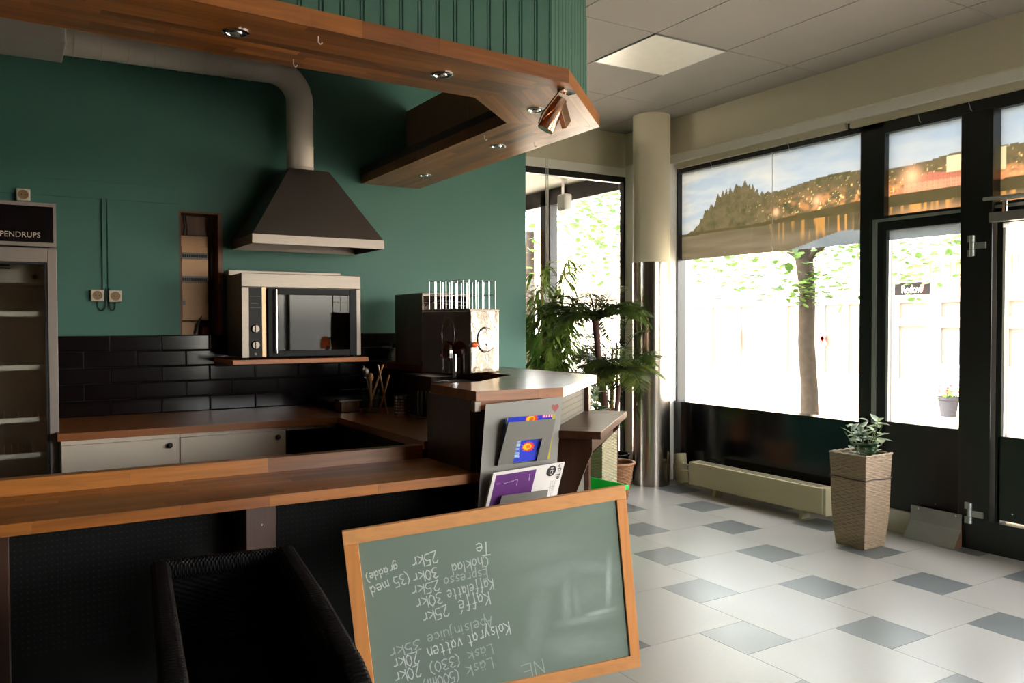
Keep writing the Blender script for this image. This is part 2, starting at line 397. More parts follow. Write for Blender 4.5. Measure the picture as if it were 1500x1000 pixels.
# ---- green partition behind the bar, with the niche left open
nx0, nx1, nz0, nz1 = .946, 1.218, 1.40, 2.215
wb = MB()
wb.box(-2.6, nx0, YG, YG+.16, 0, 3.365).box(nx1, 3.633, YG, YG+.16, 0, 3.365).box(nx0, nx1, YG, YG+.16, nz1, 3.365).box(nx0, nx1, YG, YG+.16, 0, nz0)
wall_back = st(wb.build('wall_back', green))
B(-2.6, .945, YG-.012, YG, 2.255, 2.285).build('batten', green, wall_back)
B(-2.6, .945, YG-.006, YG, 2.36, 2.366).build('batten', green, wall_back)
B(-.05, -.042, YG-.006, YG, 1.42, 3.3).build('batten', green, wall_back)
B(.493, .515, YG-.014, YG, 1.69, 2.255).build('cable_trunk', green, wall_back)
B(.523, .545, YG-.010, YG, 1.69, 2.255).build('cable_trunk', green, wall_back)
# black bevelled wall tiles
tm = mat('black_glazed_tile', srgb(17,9,12), .12, noise=.25, scale=20, spec=.6)
B(.19, 2.75, YG-.006, YG, .895, 1.402).build('tile_bed', mat('black_grout', srgb(16,14,14), .8), wall_back)
for rr in range(5):
    z1 = 1.402-rr*.101; z0 = z1-.098; off = .532 if rr % 2 == 0 else .384
    for k in range(-2, 9):
        x0 = max(off+.298*k, .19); x1 = min(off+.298*(k+1)-.003, 2.74)
        if x1-x0 < .03: continue
        if z0 < .898: z0 = .898
        bw = min(.006, (x1-x0)/3); y0 = YG-.006; y1 = YG-.011
        MB().add([(x0,y0,z0),(x1,y0,z0),(x1,y0,z1),(x0,y0,z1),(x0+bw,y1,z0+bw),(x1-bw,y1,z0+bw),(x1-bw,y1,z1-bw),(x0+bw,y1,z1-bw)],
            [(4,5,6,7),(0,1,5,4),(1,2,6,5),(2,3,7,6),(3,0,4,7)]).build('tile', tm, wall_back)
# ---- beams, window wall
cream_b = cream
st(MB().box(XW-.08, XW+.35, 2.45, 6.9, 3.02, ZC+.02).box(XW-.08, XW+.35, -3, 2.45, 3.02, ZC+.02).build('trim_1', cream_b))       # beam over the windows
st(B(3.63, XW+.1, YB, YB+.25, 3.0, ZC+.02).build('trim_2', cream_b))                   # beam over the rear glazing
st(MB().box(5.22, 5.55, 5.745, 6.36, 0, 3.03).build('wall_right', white_w))            # pier beside the column
st(MB().box(XW+.005, 5.55, -3, 5.745, -.1, .15).build('baseboard_right', mat('base_white', srgb(190,184,170), .6, noise=.1, bump=.3)))
st(B(-2.75, -2.6, -3.2, 7, 0, 3.365).build('wall_left', mat('dim_green_paint', srgb(34,52,44), .6)))
wf = MB(); wf.box(-2.75,2.6,-3.2,-3.0,0,3.365).box(5.2,5.8,-3.2,-3.0,0,3.365).box(2.6,5.2,-3.2,-3.0,2.9,3.365).box(2.6,5.2,-3.2,-3.0,-.1,.6)
wall_front = st(wf.build('wall_front', mat('room_paint_dark', srgb(70,66,58), .7)))
fm6 = MB(); [fm6.box(x_,x_+.07,-3.15,-3.05,.6,2.9) for x_ in (2.6,3.86,5.13)]; fm6.box(2.6,5.2,-3.15,-3.05,.6,.67).box(2.6,5.2,-3.15,-3.05,2.83,2.9)
window_added = st(fm6.build('window_added', mat('black_frame_lacquer', srgb(14,13,14), .35)))  # unseen window added behind the camera to throw daylight on the chalkboard
B(2.6,5.2,-3.10,-3.095,.67,2.83).build('window_glass', pane, window_added)
st(B(-20,5.44,-25,-3.2,-.3,-.06).build('pavement', mat('street_paving', srgb(196,186,170), .8, noise=.08, scale=2)))
st(B(-2.9, 5.8, -3.4, 9.2, 3.5, 3.9).build('roof_sun_block', mat('roof', srgb(90,88,84), .8)))  # unseen roof, put in to keep the sun out of the room
XG = 5.38
# soffit lining and blind rail above the glass
st(B(5.26, 5.50, -3, 5.745, 2.955, 3.02).build('trim_3', white_w))
rail = thing('blind_rail', 'long cream roller blind rail above the big window', 'blind', (5.31, 3.5, 2.91))
for (a, b) in ((3.9, 5.70), (2.62, 3.86), (-2.9, 2.6)):
    B(5.295, 5.335, a, b, 2.905, 2.955).build('head_rail', mat('blind_cream', srgb(196,186,160), .55), rail, bevel=.004)
for yy in (5.3, 4.45, 3.35, 3.0):
    MB().tube([(5.33,yy,2.905),(5.335,yy-.01,2.86),(5.335,yy-.02,2.845),(5.33,yy-.01,2.86)], .003, 6).build('bracket_clip', alu, rail)
MB().tube([(5.345,4.62,2.90),(5.345,4.615,2.06)], .0025, 6).build('pull_cord', mat('clear_cord', srgb(190,196,196), .3), rail, label='thin clear cord')

def frame_box(mb, y0, y1, z0, z1): mb.box(5.34, 5.44, y0, y1, z0, z1)
# window_1: the big shop window
w1 = MB(); frame_box(w1, 3.62, 5.745, 2.868, 2.96); frame_box(w1, 5.725, 5.745, .74, 2.87)
window_1 = st(w1.build('window_1', black_fr))
B(5.395, 5.401, 3.78, 5.73, .735, 2.87).build('window_glass', pane, window_1)
B(5.31, 5.44, 3.62, 5.745, .13, .742).build('black_panel', black_gl, window_1)
# posts
pst = MB(); frame_box(pst, 3.605, 3.80, -.05, 2.96); st(pst.build('trim_4', black_fr, bevel=.004))
st(B(5.325, 5.345, 3.655, 3.685, .0, 2.21).build('trim_5', alu))
st(B(5.325, 5.345, -.6, 3.685, 2.195, 2.215).build('trim_6', alu))
# transoms over the doors
w2 = MB(); frame_box(w2, -.7, 3.605, 2.825, 2.96); frame_box(w2, -.7, 3.605, 2.150, 2.196); frame_box(w2, -.7, 3.605, 2.21, 2.235); frame_box(w2, 2.91, 3.03, 2.2, 2.83)
window_2 = st(w2.build('window_2', black_fr))
B(5.395, 5.401, 3.03, 3.605, 2.23, 2.83).build('window_glass', pane, window_2)
B(5.395, 5.401, -.7, 2.91, 2.23, 2.83).build('window_glass', pane, window_2)
# door_1: fixed leaf
d1 = MB()
d1.box(5.34, 5.42, 3.585, 3.605, .02, 2.15).box(5.34, 5.42, 2.99, 3.03, .02, 2.15).box(5.34, 5.42, 3.0, 3.6, .10, .765).box(5.34,5.42,3.0,3.6,2.13,2.155)
door_1 = st(d1.build('door_1', black_fr, bevel=.003))
B(5.378, 5.384, 3.03, 3.585, .76, 2.135).build('door_glass', pane, door_1)
B(5.343, 5.36, 3.565, 3.585, .76, 2.06).build('glazing_bead', alu, door_1)
st(B(5.30, 5.44, 2.825, 3.03, .20, 2.83).build('trim_7', black_fr, bevel=.004))
# door_2: leaf to the right
d2 = MB()
d2.box(5.34, 5.42, 2.78, 2.815, .02, 2.15).box(5.34, 5.42, 1.75, 2.80, .215, .75).box(5.34,5.42,1.75,2.8,2.1,2.155).box(5.34,5.42,1.65,1.78,.02,2.15)
door_2 = st(d2.build('door_2', black_fr, bevel=.003))
B(5.378, 5.384, 1.75, 2.8, .75, 2.11).build('door_glass', pane, door_2)
B(5.343, 5.36, 2.765, 2.79, .745, 2.07).build('glazing_bead', mat('bead_white', srgb(210,208,196), .4), door_2)
st(MB().box(5.30, 5.44, 1.6, 3.03, -.05, .20).build('trim_8', black_fr))
# thin daylight gaps at the door edge are left by the door standing clear of its threshold
st(MB().box(5.34,5.44,-.7,1.65,-.05,.75).box(5.34,5.44,1.5,1.66,.7,2.83).box(5.34,5.44,-.8,-.7,0,3).build('trim_9', black_fr))
B(5.395, 5.401, -.7, 1.5, .75, 2.16).build('window_glass', pane, window_2)  # unseen extra pane nearer the camera, put in for its light
w3 = MB(); w3.box(5.34,5.44,-3,-.8,-.05,3.0); wall_light_block = st(w3.build('wall_light_block', black_fr))  # unseen solid wall without glass, cuts the light on the near floor
# printed film along the top of the glazing: river town at dusk
film_m = vcol_mat('printed_window_film', .9, .4, .28)
def skyline(s):
    xs_ = [0,.2,.35,.55,.75,.95,1.1,1.3,1.55,1.75,1.95,2.12,2.4,2.6,2.75,2.95,3.1,3.4,4.0,6.5]
    ys_ = [.28,.36,.50,.66,.70,.60,.62,.66,.70,.71,.69,.66,.67,.70,.71,.69,.68,.69,.66,.68]
    return np.interp(s, xs_, ys_)
def film_fn(y_top, y_bot, v0=2.06, v1=2.87):
    def fn(a, b):
        s = 5.74-(y_top+(y_bot-y_top)*a); v = (v0+(v1-v0)*b-2.06)/(2.87-2.06)
        mix = lambda c1, c2, k: c1*(1-k[...,None])+c2*k[...,None]
        cl = fbm(s*3+v*5, v*9-s*1.4, 3); warm = np.clip(1-s/2.2, 0, 1)
        c = mix(lin(168,182,196)+0*s[...,None], lin(214,208,196)+0*s[...,None], np.clip((cl-.35)*2.2,0,1)*(.35+.65*warm))
        c = mix(c, c*np.array([.62,.78,.95]), np.clip((v-.72)*2.2,0,1)*(1-.5*warm))
        top = skyline(s)
        forest = (fbm(s*16, s*0+1.5, 9)*.10+.07*np.abs(((s*17+fbm(s*5,s*0,3)*3)%1)-.5)*2)*np.exp(-((s-.62)/.42)**4)+fbm(s*60, s*0, 4)*.008
        hill = v < top+forest-.03
        hc = mix(lin(92,86,62)+0*s[...,None], lin(116,104,76)+0*s[...,None], fbm(s*14, v*22, 5))
        hc = mix(hc, lin(74,74,50)+0*s[...,None], np.clip(fbm(s*22, v*18, 12)*2.4-1.1,0,1)*(s < 2.0))
        c = np.where(hill[...,None], hc, c)
        lb = .30+.012*s
        # town glow
        glow = np.exp(-((v-.42)/.10)**2)*np.clip((s-.9)/1.2,0,1)
        fl = np.clip(fbm(s*24, v*26, 21)*3.0-1.1, 0, 1)*glow
        c = mix(c, lin(255,176,110)+0*s[...,None], fl*hill)
        sp = (vnoise(s*70, v*60, 33) > .86)*np.exp(-((v-.46)/.14)**2)*np.clip((s-.7)/.8,0,1)
        c = mix(c, lin(255,226,150)+0*s[...,None], np.clip(sp*1.2,0,1)*hill)
        pk = np.exp(-((v-.40)/.06)**2)*np.clip((s-1.9)/.4,0,1)
        c = mix(c, lin(236,150,110)+0*s[...,None], pk*.75*(fbm(s*9, v*12, 8) > .36))
        hs = (vnoise(s*9, s*0, 17) > .45)*(v > .38)*(v < .50+.05*vnoise(s*9, s*0, 18))*(s > 2.0)
        c = mix(c, lin(232,160,128)+0*s[...,None], hs*.8)
        c = mix(c, lin(180,110,88)+0*s[...,None], hs*(v > .475)*.8)
        wn = ((s*52) % 1 < .35)*((v*34) % 1 < .35)*hs; c = mix(c, lin(140,90,80)+0*s[...,None], wn*.6)
        wt = (np.abs(s-2.62) < .06)*(v > .52)*(v < .66)+(np.abs(s-2.9) < .05)*(v > .48)*(v < .66); c = mix(c, lin(236,226,180)+0*s[...,None], np.clip(wt,0,1)*.85)
        for (bs, bv, br) in ((1.52,.45,.05),(2.0,.44,.07),(2.31,.54,.09),(2.05,.36,.06),(1.12,.40,.04)):
            gd = np.exp(-((s-bs)**2+(v*.81-bv*.81)**2)/(2*(br*.5)**2)); c = mix(c, lin(255,196,150)+0*s[...,None], np.clip(gd,0,1))
        # bank and river
        bank = (v < lb+.07*np.clip(s-.9,0,1))&(v >= lb-.03); c = np.where(bank[...,None], mix(lin(78,70,46)+0*s[...,None], lin(96,86,58)+0*s[...,None], fbm(s*8, v*14, 2)), c)
        riv = v < lb-.03
        rc = mix(lin(128,118,98)+0*s[...,None], lin(104,92,72)+0*s[...,None], np.clip(fbm(s*2.5, v*20, 6)*1.4-.2,0,1))
        rc = mix(rc, lin(84,78,52)+0*s[...,None], np.clip((v-.12)/.12,0,1)*np.clip(s/1.2,0,1)*.7)
        rf = np.clip((vnoise(s*46, v*3, 41)-.55)*5,0,1)*np.clip((v-.06)/.1,0,1)*np.clip((s-.8)/1.0,0,1)
        rc = mix(rc, lin(226,164,84)+0*s[...,None], np.clip(rf,0,1)*.75)
        rc = mix(rc, lin(240,180,130)+0*s[...,None], np.clip((s-2.0)/.3,0,1)*np.exp(-((v-.2)/.06)**2)*.7)
        road = v < (.13+.012*np.sin(s*5))*np.clip((s-1.25)/.5,0,1); rc = np.where(road[...,None], mix(lin(116,128,136)+0*s[...,None], lin(148,156,160)+0*s[...,None], fbm(s*9, v*9, 7)), rc)
        c = np.where(riv[...,None], rc, c)
        return c*.9
    return fn
def film(y1, y0, z0, z1, par, x=5.392):
    n = max(8, int((y1-y0)/.0075)); k = max(6, int((z1-z0)/.0075))
    return print_grid('window_film', (x,y1,z0), (0,y0-y1,0), (0,0,z1-z0), n, k, film_fn(y1,y0,z0,z1), film_m, par)
film(5.725, 3.80, 2.06, 2.868, window_1)
film(3.605, 3.03, 2.235, 2.825, window_2); film(2.91, 1.5, 2.235, 2.825, window_2)
film(3.585, 3.03, 2.06, 2.13, door_1, 5.374)
# hardware on the doors
for z, lab in ((1.965, 'upper silver hinge'), (.235, 'lower silver hinge near the floor')):
    h = MB()
    for dz in (.045, 0, -.045): h.lathe([(.016,-.021),(.016,.021)], (5.29, 2.945, z+dz), 14)
    h.box(5.285, 5.299, 2.86, 2.945, z-.02, z+.02).box(5.285, 5.299, 2.945, 2.975, z+.025, z+.068).box(5.285, 5.299, 2.945, 2.975, z-.068, z-.025)
    h.build('hinge', alu, door_2, label=lab)
dc = thing('door_closer', 'grey overhead door closer with silver arm above right door', 'door closer', (5.3, 2.6, 2.14))
B(5.28, 5.337, 2.2, 2.84, 2.105, 2.165).build('closer_body', grey_mt, dc, bevel=.005)
MB().lathe([(.018,0),(.018,.07)], (5.25, 2.72, 2.16), 12).build('spindle', chrome, dc)
MB().obox((5.225, 2.6, 2.235), (.008,.13,0), (.014,-.001,0), (0,0,.006)).build('arm', alu, dc, bevel=.003)
MB().tube([(5.25,2.72,2.235),(5.19,2.82,2.24),(5.2,2.45,2.24)], .012, 8).build('arm', alu, dc)
kp = thing('kick_plate', 'sloping grey metal draught plate at foot of left door leaf', 'plate', (5.25,3.17,0))
MB().add([(5.285,2.99,.215),(5.285,3.345,.215),(5.275,3.345,.115),(5.275,2.99,.115),(5.195,3.345,.001),(5.195,2.99,.001)],
    [(0,1,2,3),(3,2,4,5)]).build('plate', mat('worn_grey_metal', srgb(150,152,146), .45, .6, noise=.12, scale=9), kp)
MB().add([(5.285,2.99,.215),(5.275,2.99,.115),(5.195,2.99,.001),(5.285,2.99,.001)], [(0,1,2,3)]).build('end_plate', mat('rust_metal', srgb(96,66,46), .7, .3, noise=.3), kp)
for yy in (3.03, 3.11, 3.2, 3.29): MB().lathe([(.006,0),(.004,.003)], (5.28,yy,.2), 8, 'x').build('screw', chrome, kp)
for (yy, zz) in ((3.2,.24),(2.7,.27)):
    tag(MB().lathe([(.005,-.004),(.003,0),(0,0)], (5.336, yy, zz), 8, 'x').build('panel_screw', chrome), 'tiny bright screw in the black door panel '+('left of the hinge' if yy > 3 else 'right of the hinge'), 'screw')
# ---- column
col = st(MB().lathe([(.168,2.02),(.168,ZC)], (4.985,5.69,0), 48).build('column', cream))
cs = MB().lathe([(.1695,0),(.1695,2.02)], (4.985,5.69,0), 64).build('steel_sleeve', mat('column_steel', srgb(160,150,140), .2, 1, noise=.05, scale=5, bump=.1, bscale=3, aniso=(1,1,.1)), col)
# ---- rear glazing towards the vestibule
w4 = MB(); w4.box(3.6, 5.25, YB, YB+.06, 2.86, 2.92).box(3.6, 5.25, YB, YB+.06, 0, .1).box(3.55, 3.70, YB, YB+.06, 0, 2.9).box(5.2,5.25,YB,YB+.06,0,2.9)
window_4 = st(w4.build('window_4', black_fr))
B(3.7, 5.2, YB+.02, YB+.026, .1, 2.86).build('window_glass', pane, window_4)
st(B(3.6, 5.25, YB-.005, YB+.06, 2.92, 3.005).build('trim_10', white_w))
for dx in (0, .022): MB().tube([(4.24+dx,6.30,2.99),(4.24+dx,6.30,1.0)], .004, 6).build('pull_cord', mat('cord_white', srgb(220,218,208), .5), window_4)
# vestibule shell
dk = mat('vestibule_dark', srgb(70,66,66), .5)
st(MB().box(3.4, 5.40, 9.0, 9.15, 0, 3.1).build('wall_far', dk))
st(B(3.3, 3.45, 6.0, 9.1, 0, 3.1).build('wall_far_left', dk))
st(B(3.3, 5.9, 6.61, 9.15, 3.02, 3.12).build('trim_11', white_w))
v5 = MB(); v5.box(5.34,5.44,6.61,9.0,2.84,3.03).box(5.34,5.44,6.36,6.56,0,3.03).box(5.34,5.44,7.85,8.05,0,3.03).box(5.34,5.44,6.56,9.0,0,.08)
window_5 = st(v5.build('window_5', mat('grey_frame', srgb(44,42,46), .5)))
B(5.39,5.396,6.56,9.0,.08,2.85).build('window_glass', pane, window_5)
lt = thing('ceiling_spot', 'white box shaped spotlight hanging in the vestibule window', 'light', (5.1, 7.3, 2.75))
B(5.05,5.15,7.15,7.3,2.68,2.86).build('housing', mat('spot_grey', srgb(196,196,196), .5), lt, bevel=.02)
B(5.08,5.12,7.2,7.25,2.86,3.02).build('stem', chrome, lt)
# ================================================================== BAR, COUNTERS, CANOPY
# ---- low front counter
ZL = .835
fc = thing('front_counter', 'long low butcher block counter with dark perforated front and brown posts', 'counter', (.6,3.1,0))
staves(fc, [(-2.2,3.09),(1.70,3.04),(1.715,3.52),(-2.2,3.60)], -.008, ZL-.04, ZL, w_x, .048, .3, .6)
staves(fc, [(-2.2,3.60),(1.66,3.52),(1.66,3.58),(-2.2,3.66)], -.02, ZL-.03, ZL+.062, w_x, .06, .5, .9, 'upstand_board')
peg = mat('dark_pegboard', srgb(14,14,14), .75, noise=.1, spec=.2)
B(-2.2, 1.66, 3.36, 3.38, 0, ZL-.04).build('front_panel', peg, fc)
dots = MB()
for i in range(86):
    for j in range(22):
        x = .0+i*.019*1.0; z = .30+j*.022
        if x < 1.64: dots.lathe([(.0032,-.001),(.0032,.0)], (x, 3.3595, z), 5, 'y')
o = dots.build('peg_hole', mat('peg_hole', srgb(21,23,23), .9), fc); o['kind'] = 'stuff'
for x0 in (-.13, .75):
    B(x0, x0+.115, 3.16, 3.36, 0, ZL-.04).build('post', w_dark, fc, bevel=.004)
    MB().lathe([(.005,0),(.003,.004)], (x0+.06, 3.16, ZL-.13), 8, 'y').build('screw', chrome, fc)
# ---- raised bar top with chamfered corner
ZB = 1.19
bar = thing('bar', 'raised bar with chamfered corner and glossy wooden top', 'bar', (2.2,3.6,0))
P = dict(a=(1.657,2.99), b=(2.088,2.965), c=(2.734,3.568), d=(2.734,YG-.015), e=(2.341,YG-.015), f=(2.341,3.83), g=(1.935,3.472), h=(1.684,3.478))
th = .042
staves(bar, [P['a'],P['b'],P['g'],P['h']], 0, ZB-th, ZB, w_bar, .06, .3, .6, 'top_stave')
staves(bar, [P['b'],P['c'],P['f'],P['g']], math.atan2(.603,.646), ZB-th, ZB, w_bard, .06, .3, .6, 'top_stave')
staves(bar, [P['c'],P['d'],P['e'],P['f']], PI/2, ZB-th, ZB, w_bary, .06, .4, .7, 'top_stave')
wb_or = wood('bar_apron_wood', [srgb(150,84,40), srgb(164,94,48)], 0, rough=.35)
def inset(poly, k):
    n = len(poly); out = []
    cx = sum(p[0] for p in poly)/n; cy = sum(p[1] for p in poly)/n
    return [(p[0]+(cx-p[0])*k, p[1]+(cy-p[1])*k) for p in poly]
MB().prism([(1.675,3.03),(2.06,3.01),(2.06,3.04),(1.675,3.06)], ZB-.085, ZB-th).build('apron', wb_or, bar)
B(1.672, 1.700, 3.03, 3.47, ZB-.085, ZB-th).build('apron', w_dark, bar)
B(1.655, 1.685, 2.998, 3.03, ZB-.088, ZB-.043).build('corner_bracket', mat('grey_bracket', srgb(140,128,118), .4, .7), bar, bevel=.003)
B(2.02, 2.05, 2.99, 3.01, ZB-.075, ZB-.045).build('corner_bracket', MATS['grey_bracket'], bar, bevel=.003)
# body panels
B(1.685, 1.71, 3.09, 3.52, ZL, ZB-th).build('side_panel', w_dark, bar)
B(1.71, 2.05, 3.08, 3.10, .0, ZB-th).build('front_panel', w_dark, bar)
MB().prism([(1.71,3.44),(1.93,3.44),(1.93,3.47),(1.71,3.47)], .9, ZB-th).build('inner_panel', w_dark, bar)
MB().prism([(1.93,3.44),(2.33,3.80),(2.315,3.82),(1.92,3.46)], .9, ZB-th).build('inner_panel', w_dark, bar)
B(2.345, 2.37, 3.86, YG-.02, .9, ZB-th).build('inner_panel', black_pl, bar)
dx, dy = .731, .682                                    # chamfer direction; outward normal (dy,-dx)
def ch(s, o_, z): return (2.088+dx*s+dy*o_, 2.965+dy*s-dx*o_, z)       # s along chamfer, o_ outwards
perf = mat('perforated_metal', srgb(104,102,94), .6, .25, noise=.05)
def chbox(s0, s1, o0, o1, z0, z1, name, m, par, **k):
    return MB().prism([ch(s0,o0,0)[:2], ch(s1,o0,0)[:2], ch(s1,o1,0)[:2], ch(s0,o1,0)[:2]], z0, z1).build(name, m, par, **k)
chbox(.02, .80, -.07, -.055, .02, ZB-th, 'perforated_panel', perf, bar)
hl = MB()
for i in range(46):
    for j in range(40):
        if 15 <= j <= 20 : continue
        s_ = .035+i*.0165; z = .06+j*.028
        if z > ZB-.07: continue
        q = [ch(s_-.003,-.0545,z-.003), ch(s_+.003,-.0545,z-.003), ch(s_+.003,-.0545,z+.003), ch(s_-.003,-.0545,z+.003)]
        hl.add(q, [(0,1,2,3)])
o = hl.build('panel_holes', mat('hole_dark', srgb(28,26,24), .8), bar); o['kind'] = 'stuff'
chbox(.80, .86, -.09, -.03, 0, ZB-th, 'post', w_dark, bar)
chbox(-.01, .03, -.09, -.03, 0, ZB-th, 'post', w_dark, bar)
B(2.62, 2.64, 3.60, YG-.02, 0, ZB-th).build('outer_panel', perf, bar)
B(2.60, 2.68, 3.58, 3.66, 0, ZB-th).build('post', w_dark, bar)
# ---- side ledge on the chamfer
lg = thing('side_ledge', 'narrow dark ledge shelf on brackets below the chamfered bar corner', 'shelf', (2.5,3.3,.98))
chbox(-.02, .84, -.055, .17, .965, 1.0, 'shelf_board', w_darkx, lg, bevel=.003)
def gusset(s0, s1, tri, name='bracket'):
    pts = [ch(s0, o_, z) for o_, z in tri]; v = Vector(ch(s1,0,0))-Vector(ch(s0,0,0))
    return MB().extr(pts, v).build(name, w_dark, lg)
gusset(.04, .065, [(-.055,.965),(.12,.965),(.12,.90),(.05,.72),(.05,.05),(-.055,.05)])
gusset(.68, .705, [(-.055,.965),(.15,.965),(.15,.93),(.0,.78),(-.055,.78)])
gusset(.065, .68, [(.095,.965),(.12,.965),(.12,.90),(.095,.90)], 'rail')
# ---- rear and side worktops on cabinets
wt = thing('rear_worktop', 'wooden worktop running along the black tiled wall', 'worktop', (1,5.3,.86))
staves(wt, [(.2,4.87),(1.70,4.83),(1.70,YG-.015),(.2,YG-.015)], 0, .86, .9, w_work, .11, .5, 1.0)
sw = thing('side_worktop', 'wooden worktop running from the wall corner forward under the raised bar', 'worktop', (2.0,4.6,.86))
staves(sw, [(1.705,3.60),(2.335,3.60+.26),(2.335,YG-.015),(1.705,YG-.015)], PI/2, .86, .9, w_work, .11, .5, 1.0)
for (cx0, cx1, nm, lab) in ((.215,.80,'base_cabinet','cream base cabinet left, beside the drinks fridge'), (.802,1.40,'base_cabinet','cream base cabinet right, next to the open bay')):
    t_ = thing(nm, lab, 'cabinet', ((cx0+cx1)/2, 5.2, 0), 'cream base cabinets')
    MB().box(cx0, cx0+.018, 4.90, YG-.02, .1, .86).box(cx1-.018, cx1, 4.90, YG-.02, .1, .86).box(cx0, cx1, 4.90, YG-.02, .1, .118).box(cx0, cx1, YG-.04, YG-.02, .1, .86).box(cx0, cx1, 4.95, 5.0, 0, .1).build('body', white_lac, t_)
    d = B(cx0+.002, cx1-.002, 4.878, 4.898, .12, .835).build('door', white_lac, t_, bevel=.002)
    B(cx0, cx1, 4.872, 4.898, .838, .86).build('rail', white_lac, t_)
    MB().lathe([(.006,0),(.006,.012),(.014,.018),(.016,.026),(.011,.033),(0,.034)], (cx1-.055, 4.878, .80), 16, 'y').build('knob', mat('dark_knob', srgb(40,28,20), .35, .3), d)
op = thing('open_bay', 'open undercounter bay with dark interior and pale top rail', 'cabinet', (1.55,5.2,0))
MB().box(1.402, 1.705, 4.872, 4.898, .835, .86).build('rail', white_lac, op)
MB().box(1.402, 1.42, 4.90, YG-.02, 0, .86).box(1.402, 1.70, YG-.04, YG-.02, 0, .86).build('body', w_dark, op)
ub = thing('undercounter_unit', 'black undercounter unit below the side worktop', 'cabinet', (1.9,4.3,0))
B(1.73, 2.30, 3.95, 4.82, .05, .855).build('body', black_pl, ub, bevel=.004)
B(1.72, 1.73, 3.97, 4.80, .12, .80).build('door', mat('dark_steel', srgb(52,48,46), .35, .7), ub, bevel=.003)
B(1.695, 1.712, 4.72, 4.735, .66, .74).build('handle', chrome, ub)
# paper slips
pp = tag(MB().add([(.74,5.41,.9015),(.95,5.40,.9025),(.94,5.48,.902),(.78,5.50,.9015)], [(0,1,2,3)]).build('paper_slip', mat('paper', srgb(168,150,130), .6)), 'crumpled pale paper slip lying on the rear worktop', 'paper')

# ---- canopy above the bar
ZK = 2.50; tk = .062
cn = thing('canopy', 'long butcher block canopy over the bar with green beadboard fascia above', 'canopy', (1.6,3.2,ZK))
Q = dict(a=(-2.0,2.57), b=(2.05,2.87), c=(2.64,3.42), d=(2.665,YG-.002), e=(2.21,YG-.002), f=(2.18,3.60), g=(1.81,3.27), h=(-2.0,3.20))
staves(cn, [Q['a'],Q['b'],Q['g'],Q['h']], .045, ZK, ZK+tk, w_x, .045, .35, .7, org=(0,0))
staves(cn, [Q['b'],Q['c'],Q['f'],Q['g']], math.atan2(.55,.59), ZK, ZK+tk, wood('butcher_block_corner', STAVE, math.atan2(.55,.59)), .045, .35, .7)
staves(cn, [Q['c'],Q['d'],Q['e'],Q['f']], PI/2, ZK, ZK+tk, w_y, .045, .35, .7)
# fascia: beadboard planks
def plank_run(p0, p1, n, zt, name='beadboard_plank'):
    p0 = Vector((*p0,0)); p1 = Vector((*p1,0)); d = (p1-p0).normalized(); nn = Vector((d.y,-d.x,0)); L_ = (p1-p0).length; w_ = L_/n
    def pr(w):     # cross section of one plank, outward = -o
        return [(0,.014),(0,.004),(.004,.0),(w-.016,.0),(w-.014,.004),(w-.012,.0),(w-.008,-.0005),(w-.005,.004),(w-.001,.004),(w-.001,.014)]
    me = None
    for i in range(n):
        prof = pr(w_); mb = MB(); N_ = len(prof)
        for z in (0, zt): mb.v += [(x_, o_, z) for x_, o_ in prof]
        mb.f = [tuple(range(N_))[::-1], tuple(range(N_,2*N_))]+[(k, N_+k, N_+(k+1)%N_, (k+1)%N_)[::-1] for k in range(N_)]
        if me is None:
            me = bpy.data.meshes.new(name); me.from_pydata(mb.v, [], mb.f); me.materials.append(green_b)
            b2 = bmesh.new(); b2.from_mesh(me); bmesh.ops.recalc_face_normals(b2, faces=b2.faces); b2.to_mesh(me); b2.free()
        o = bpy.data.objects.new(name, me); COL.objects.link(o); o.parent = cn
        o.location = p0+d*(w_*i)-nn*0+Vector((0,0,ZK+tk))-cn.location
        o.rotation_euler = (0,0,math.atan2(d.y,d.x))
zt = ZC-ZK-tk-.0
plank_run((-1.98,2.60+.01), (1.985,2.905), 50, zt); plank_run((1.985,2.905), (2.585,3.465), 11, zt)
plank_run((2.60,3.475), (2.61,YG-.01), 29, 3.07-ZK-tk)
inner_m = mat('raw_chipboard', srgb(150,124,98), .7, noise=.06)
MB().prism([(-1.98,2.635),(1.97,2.93),(1.96,2.95),(-1.98,2.655)], ZK+tk, ZC).build('backing_board', inner_m, cn)
MB().prism([(1.975,2.93),(2.565,3.48),(2.55,3.495),(1.96,2.95)], ZK+tk, ZC).build('backing_board', inner_m, cn)
for (ya, yb) in ((3.50,4.70),(4.704,YG-.002)): B(2.565, 2.585, ya, yb, ZK+tk, 3.07).build('backing_board', inner_m, cn)
B(2.20, 2.212, 3.62, YG-.002, ZK+tk, ZK+tk+.05).build('inner_lath', w_darkx, cn)
# downlights
def downlight(x, y, lab):
    t_ = thing('downlight', lab, 'downlight', (x,y,ZK), 'downlights in the canopy')
    MB().lathe([(.047,0),(.047,-.003),(.040,-.006),(.033,-.004),(.030,.004)], (x,y,ZK), 28).build('ring', chrome, t_)
    MB().lathe([(.030,.004),(.018,-.004),(.010,-.008),(0,-.009)], (x,y,ZK), 20).build('lamp', mat('lamp_glass', srgb(230,224,214), .12, .6), t_)
    MB().lathe([(.024,-.002),(.022,-.007),(.018,-.004)], (x,y,ZK), 20).build('inner_ring', chrome, t_)
downlight(.688,2.974,'leftmost round chrome downlight in the canopy above the front counter')
downlight(1.528,3.038,'round chrome downlight in the long canopy run left of the corner')
downlight(2.165,3.30,'round chrome downlight in the canopy corner beside the spotlight')
downlight(2.419,4.096,'nearer of two chrome downlights in the canopy arm towards the wall')
downlight(2.457,5.15,'farther of two chrome downlights in the canopy arm, close to the wall')
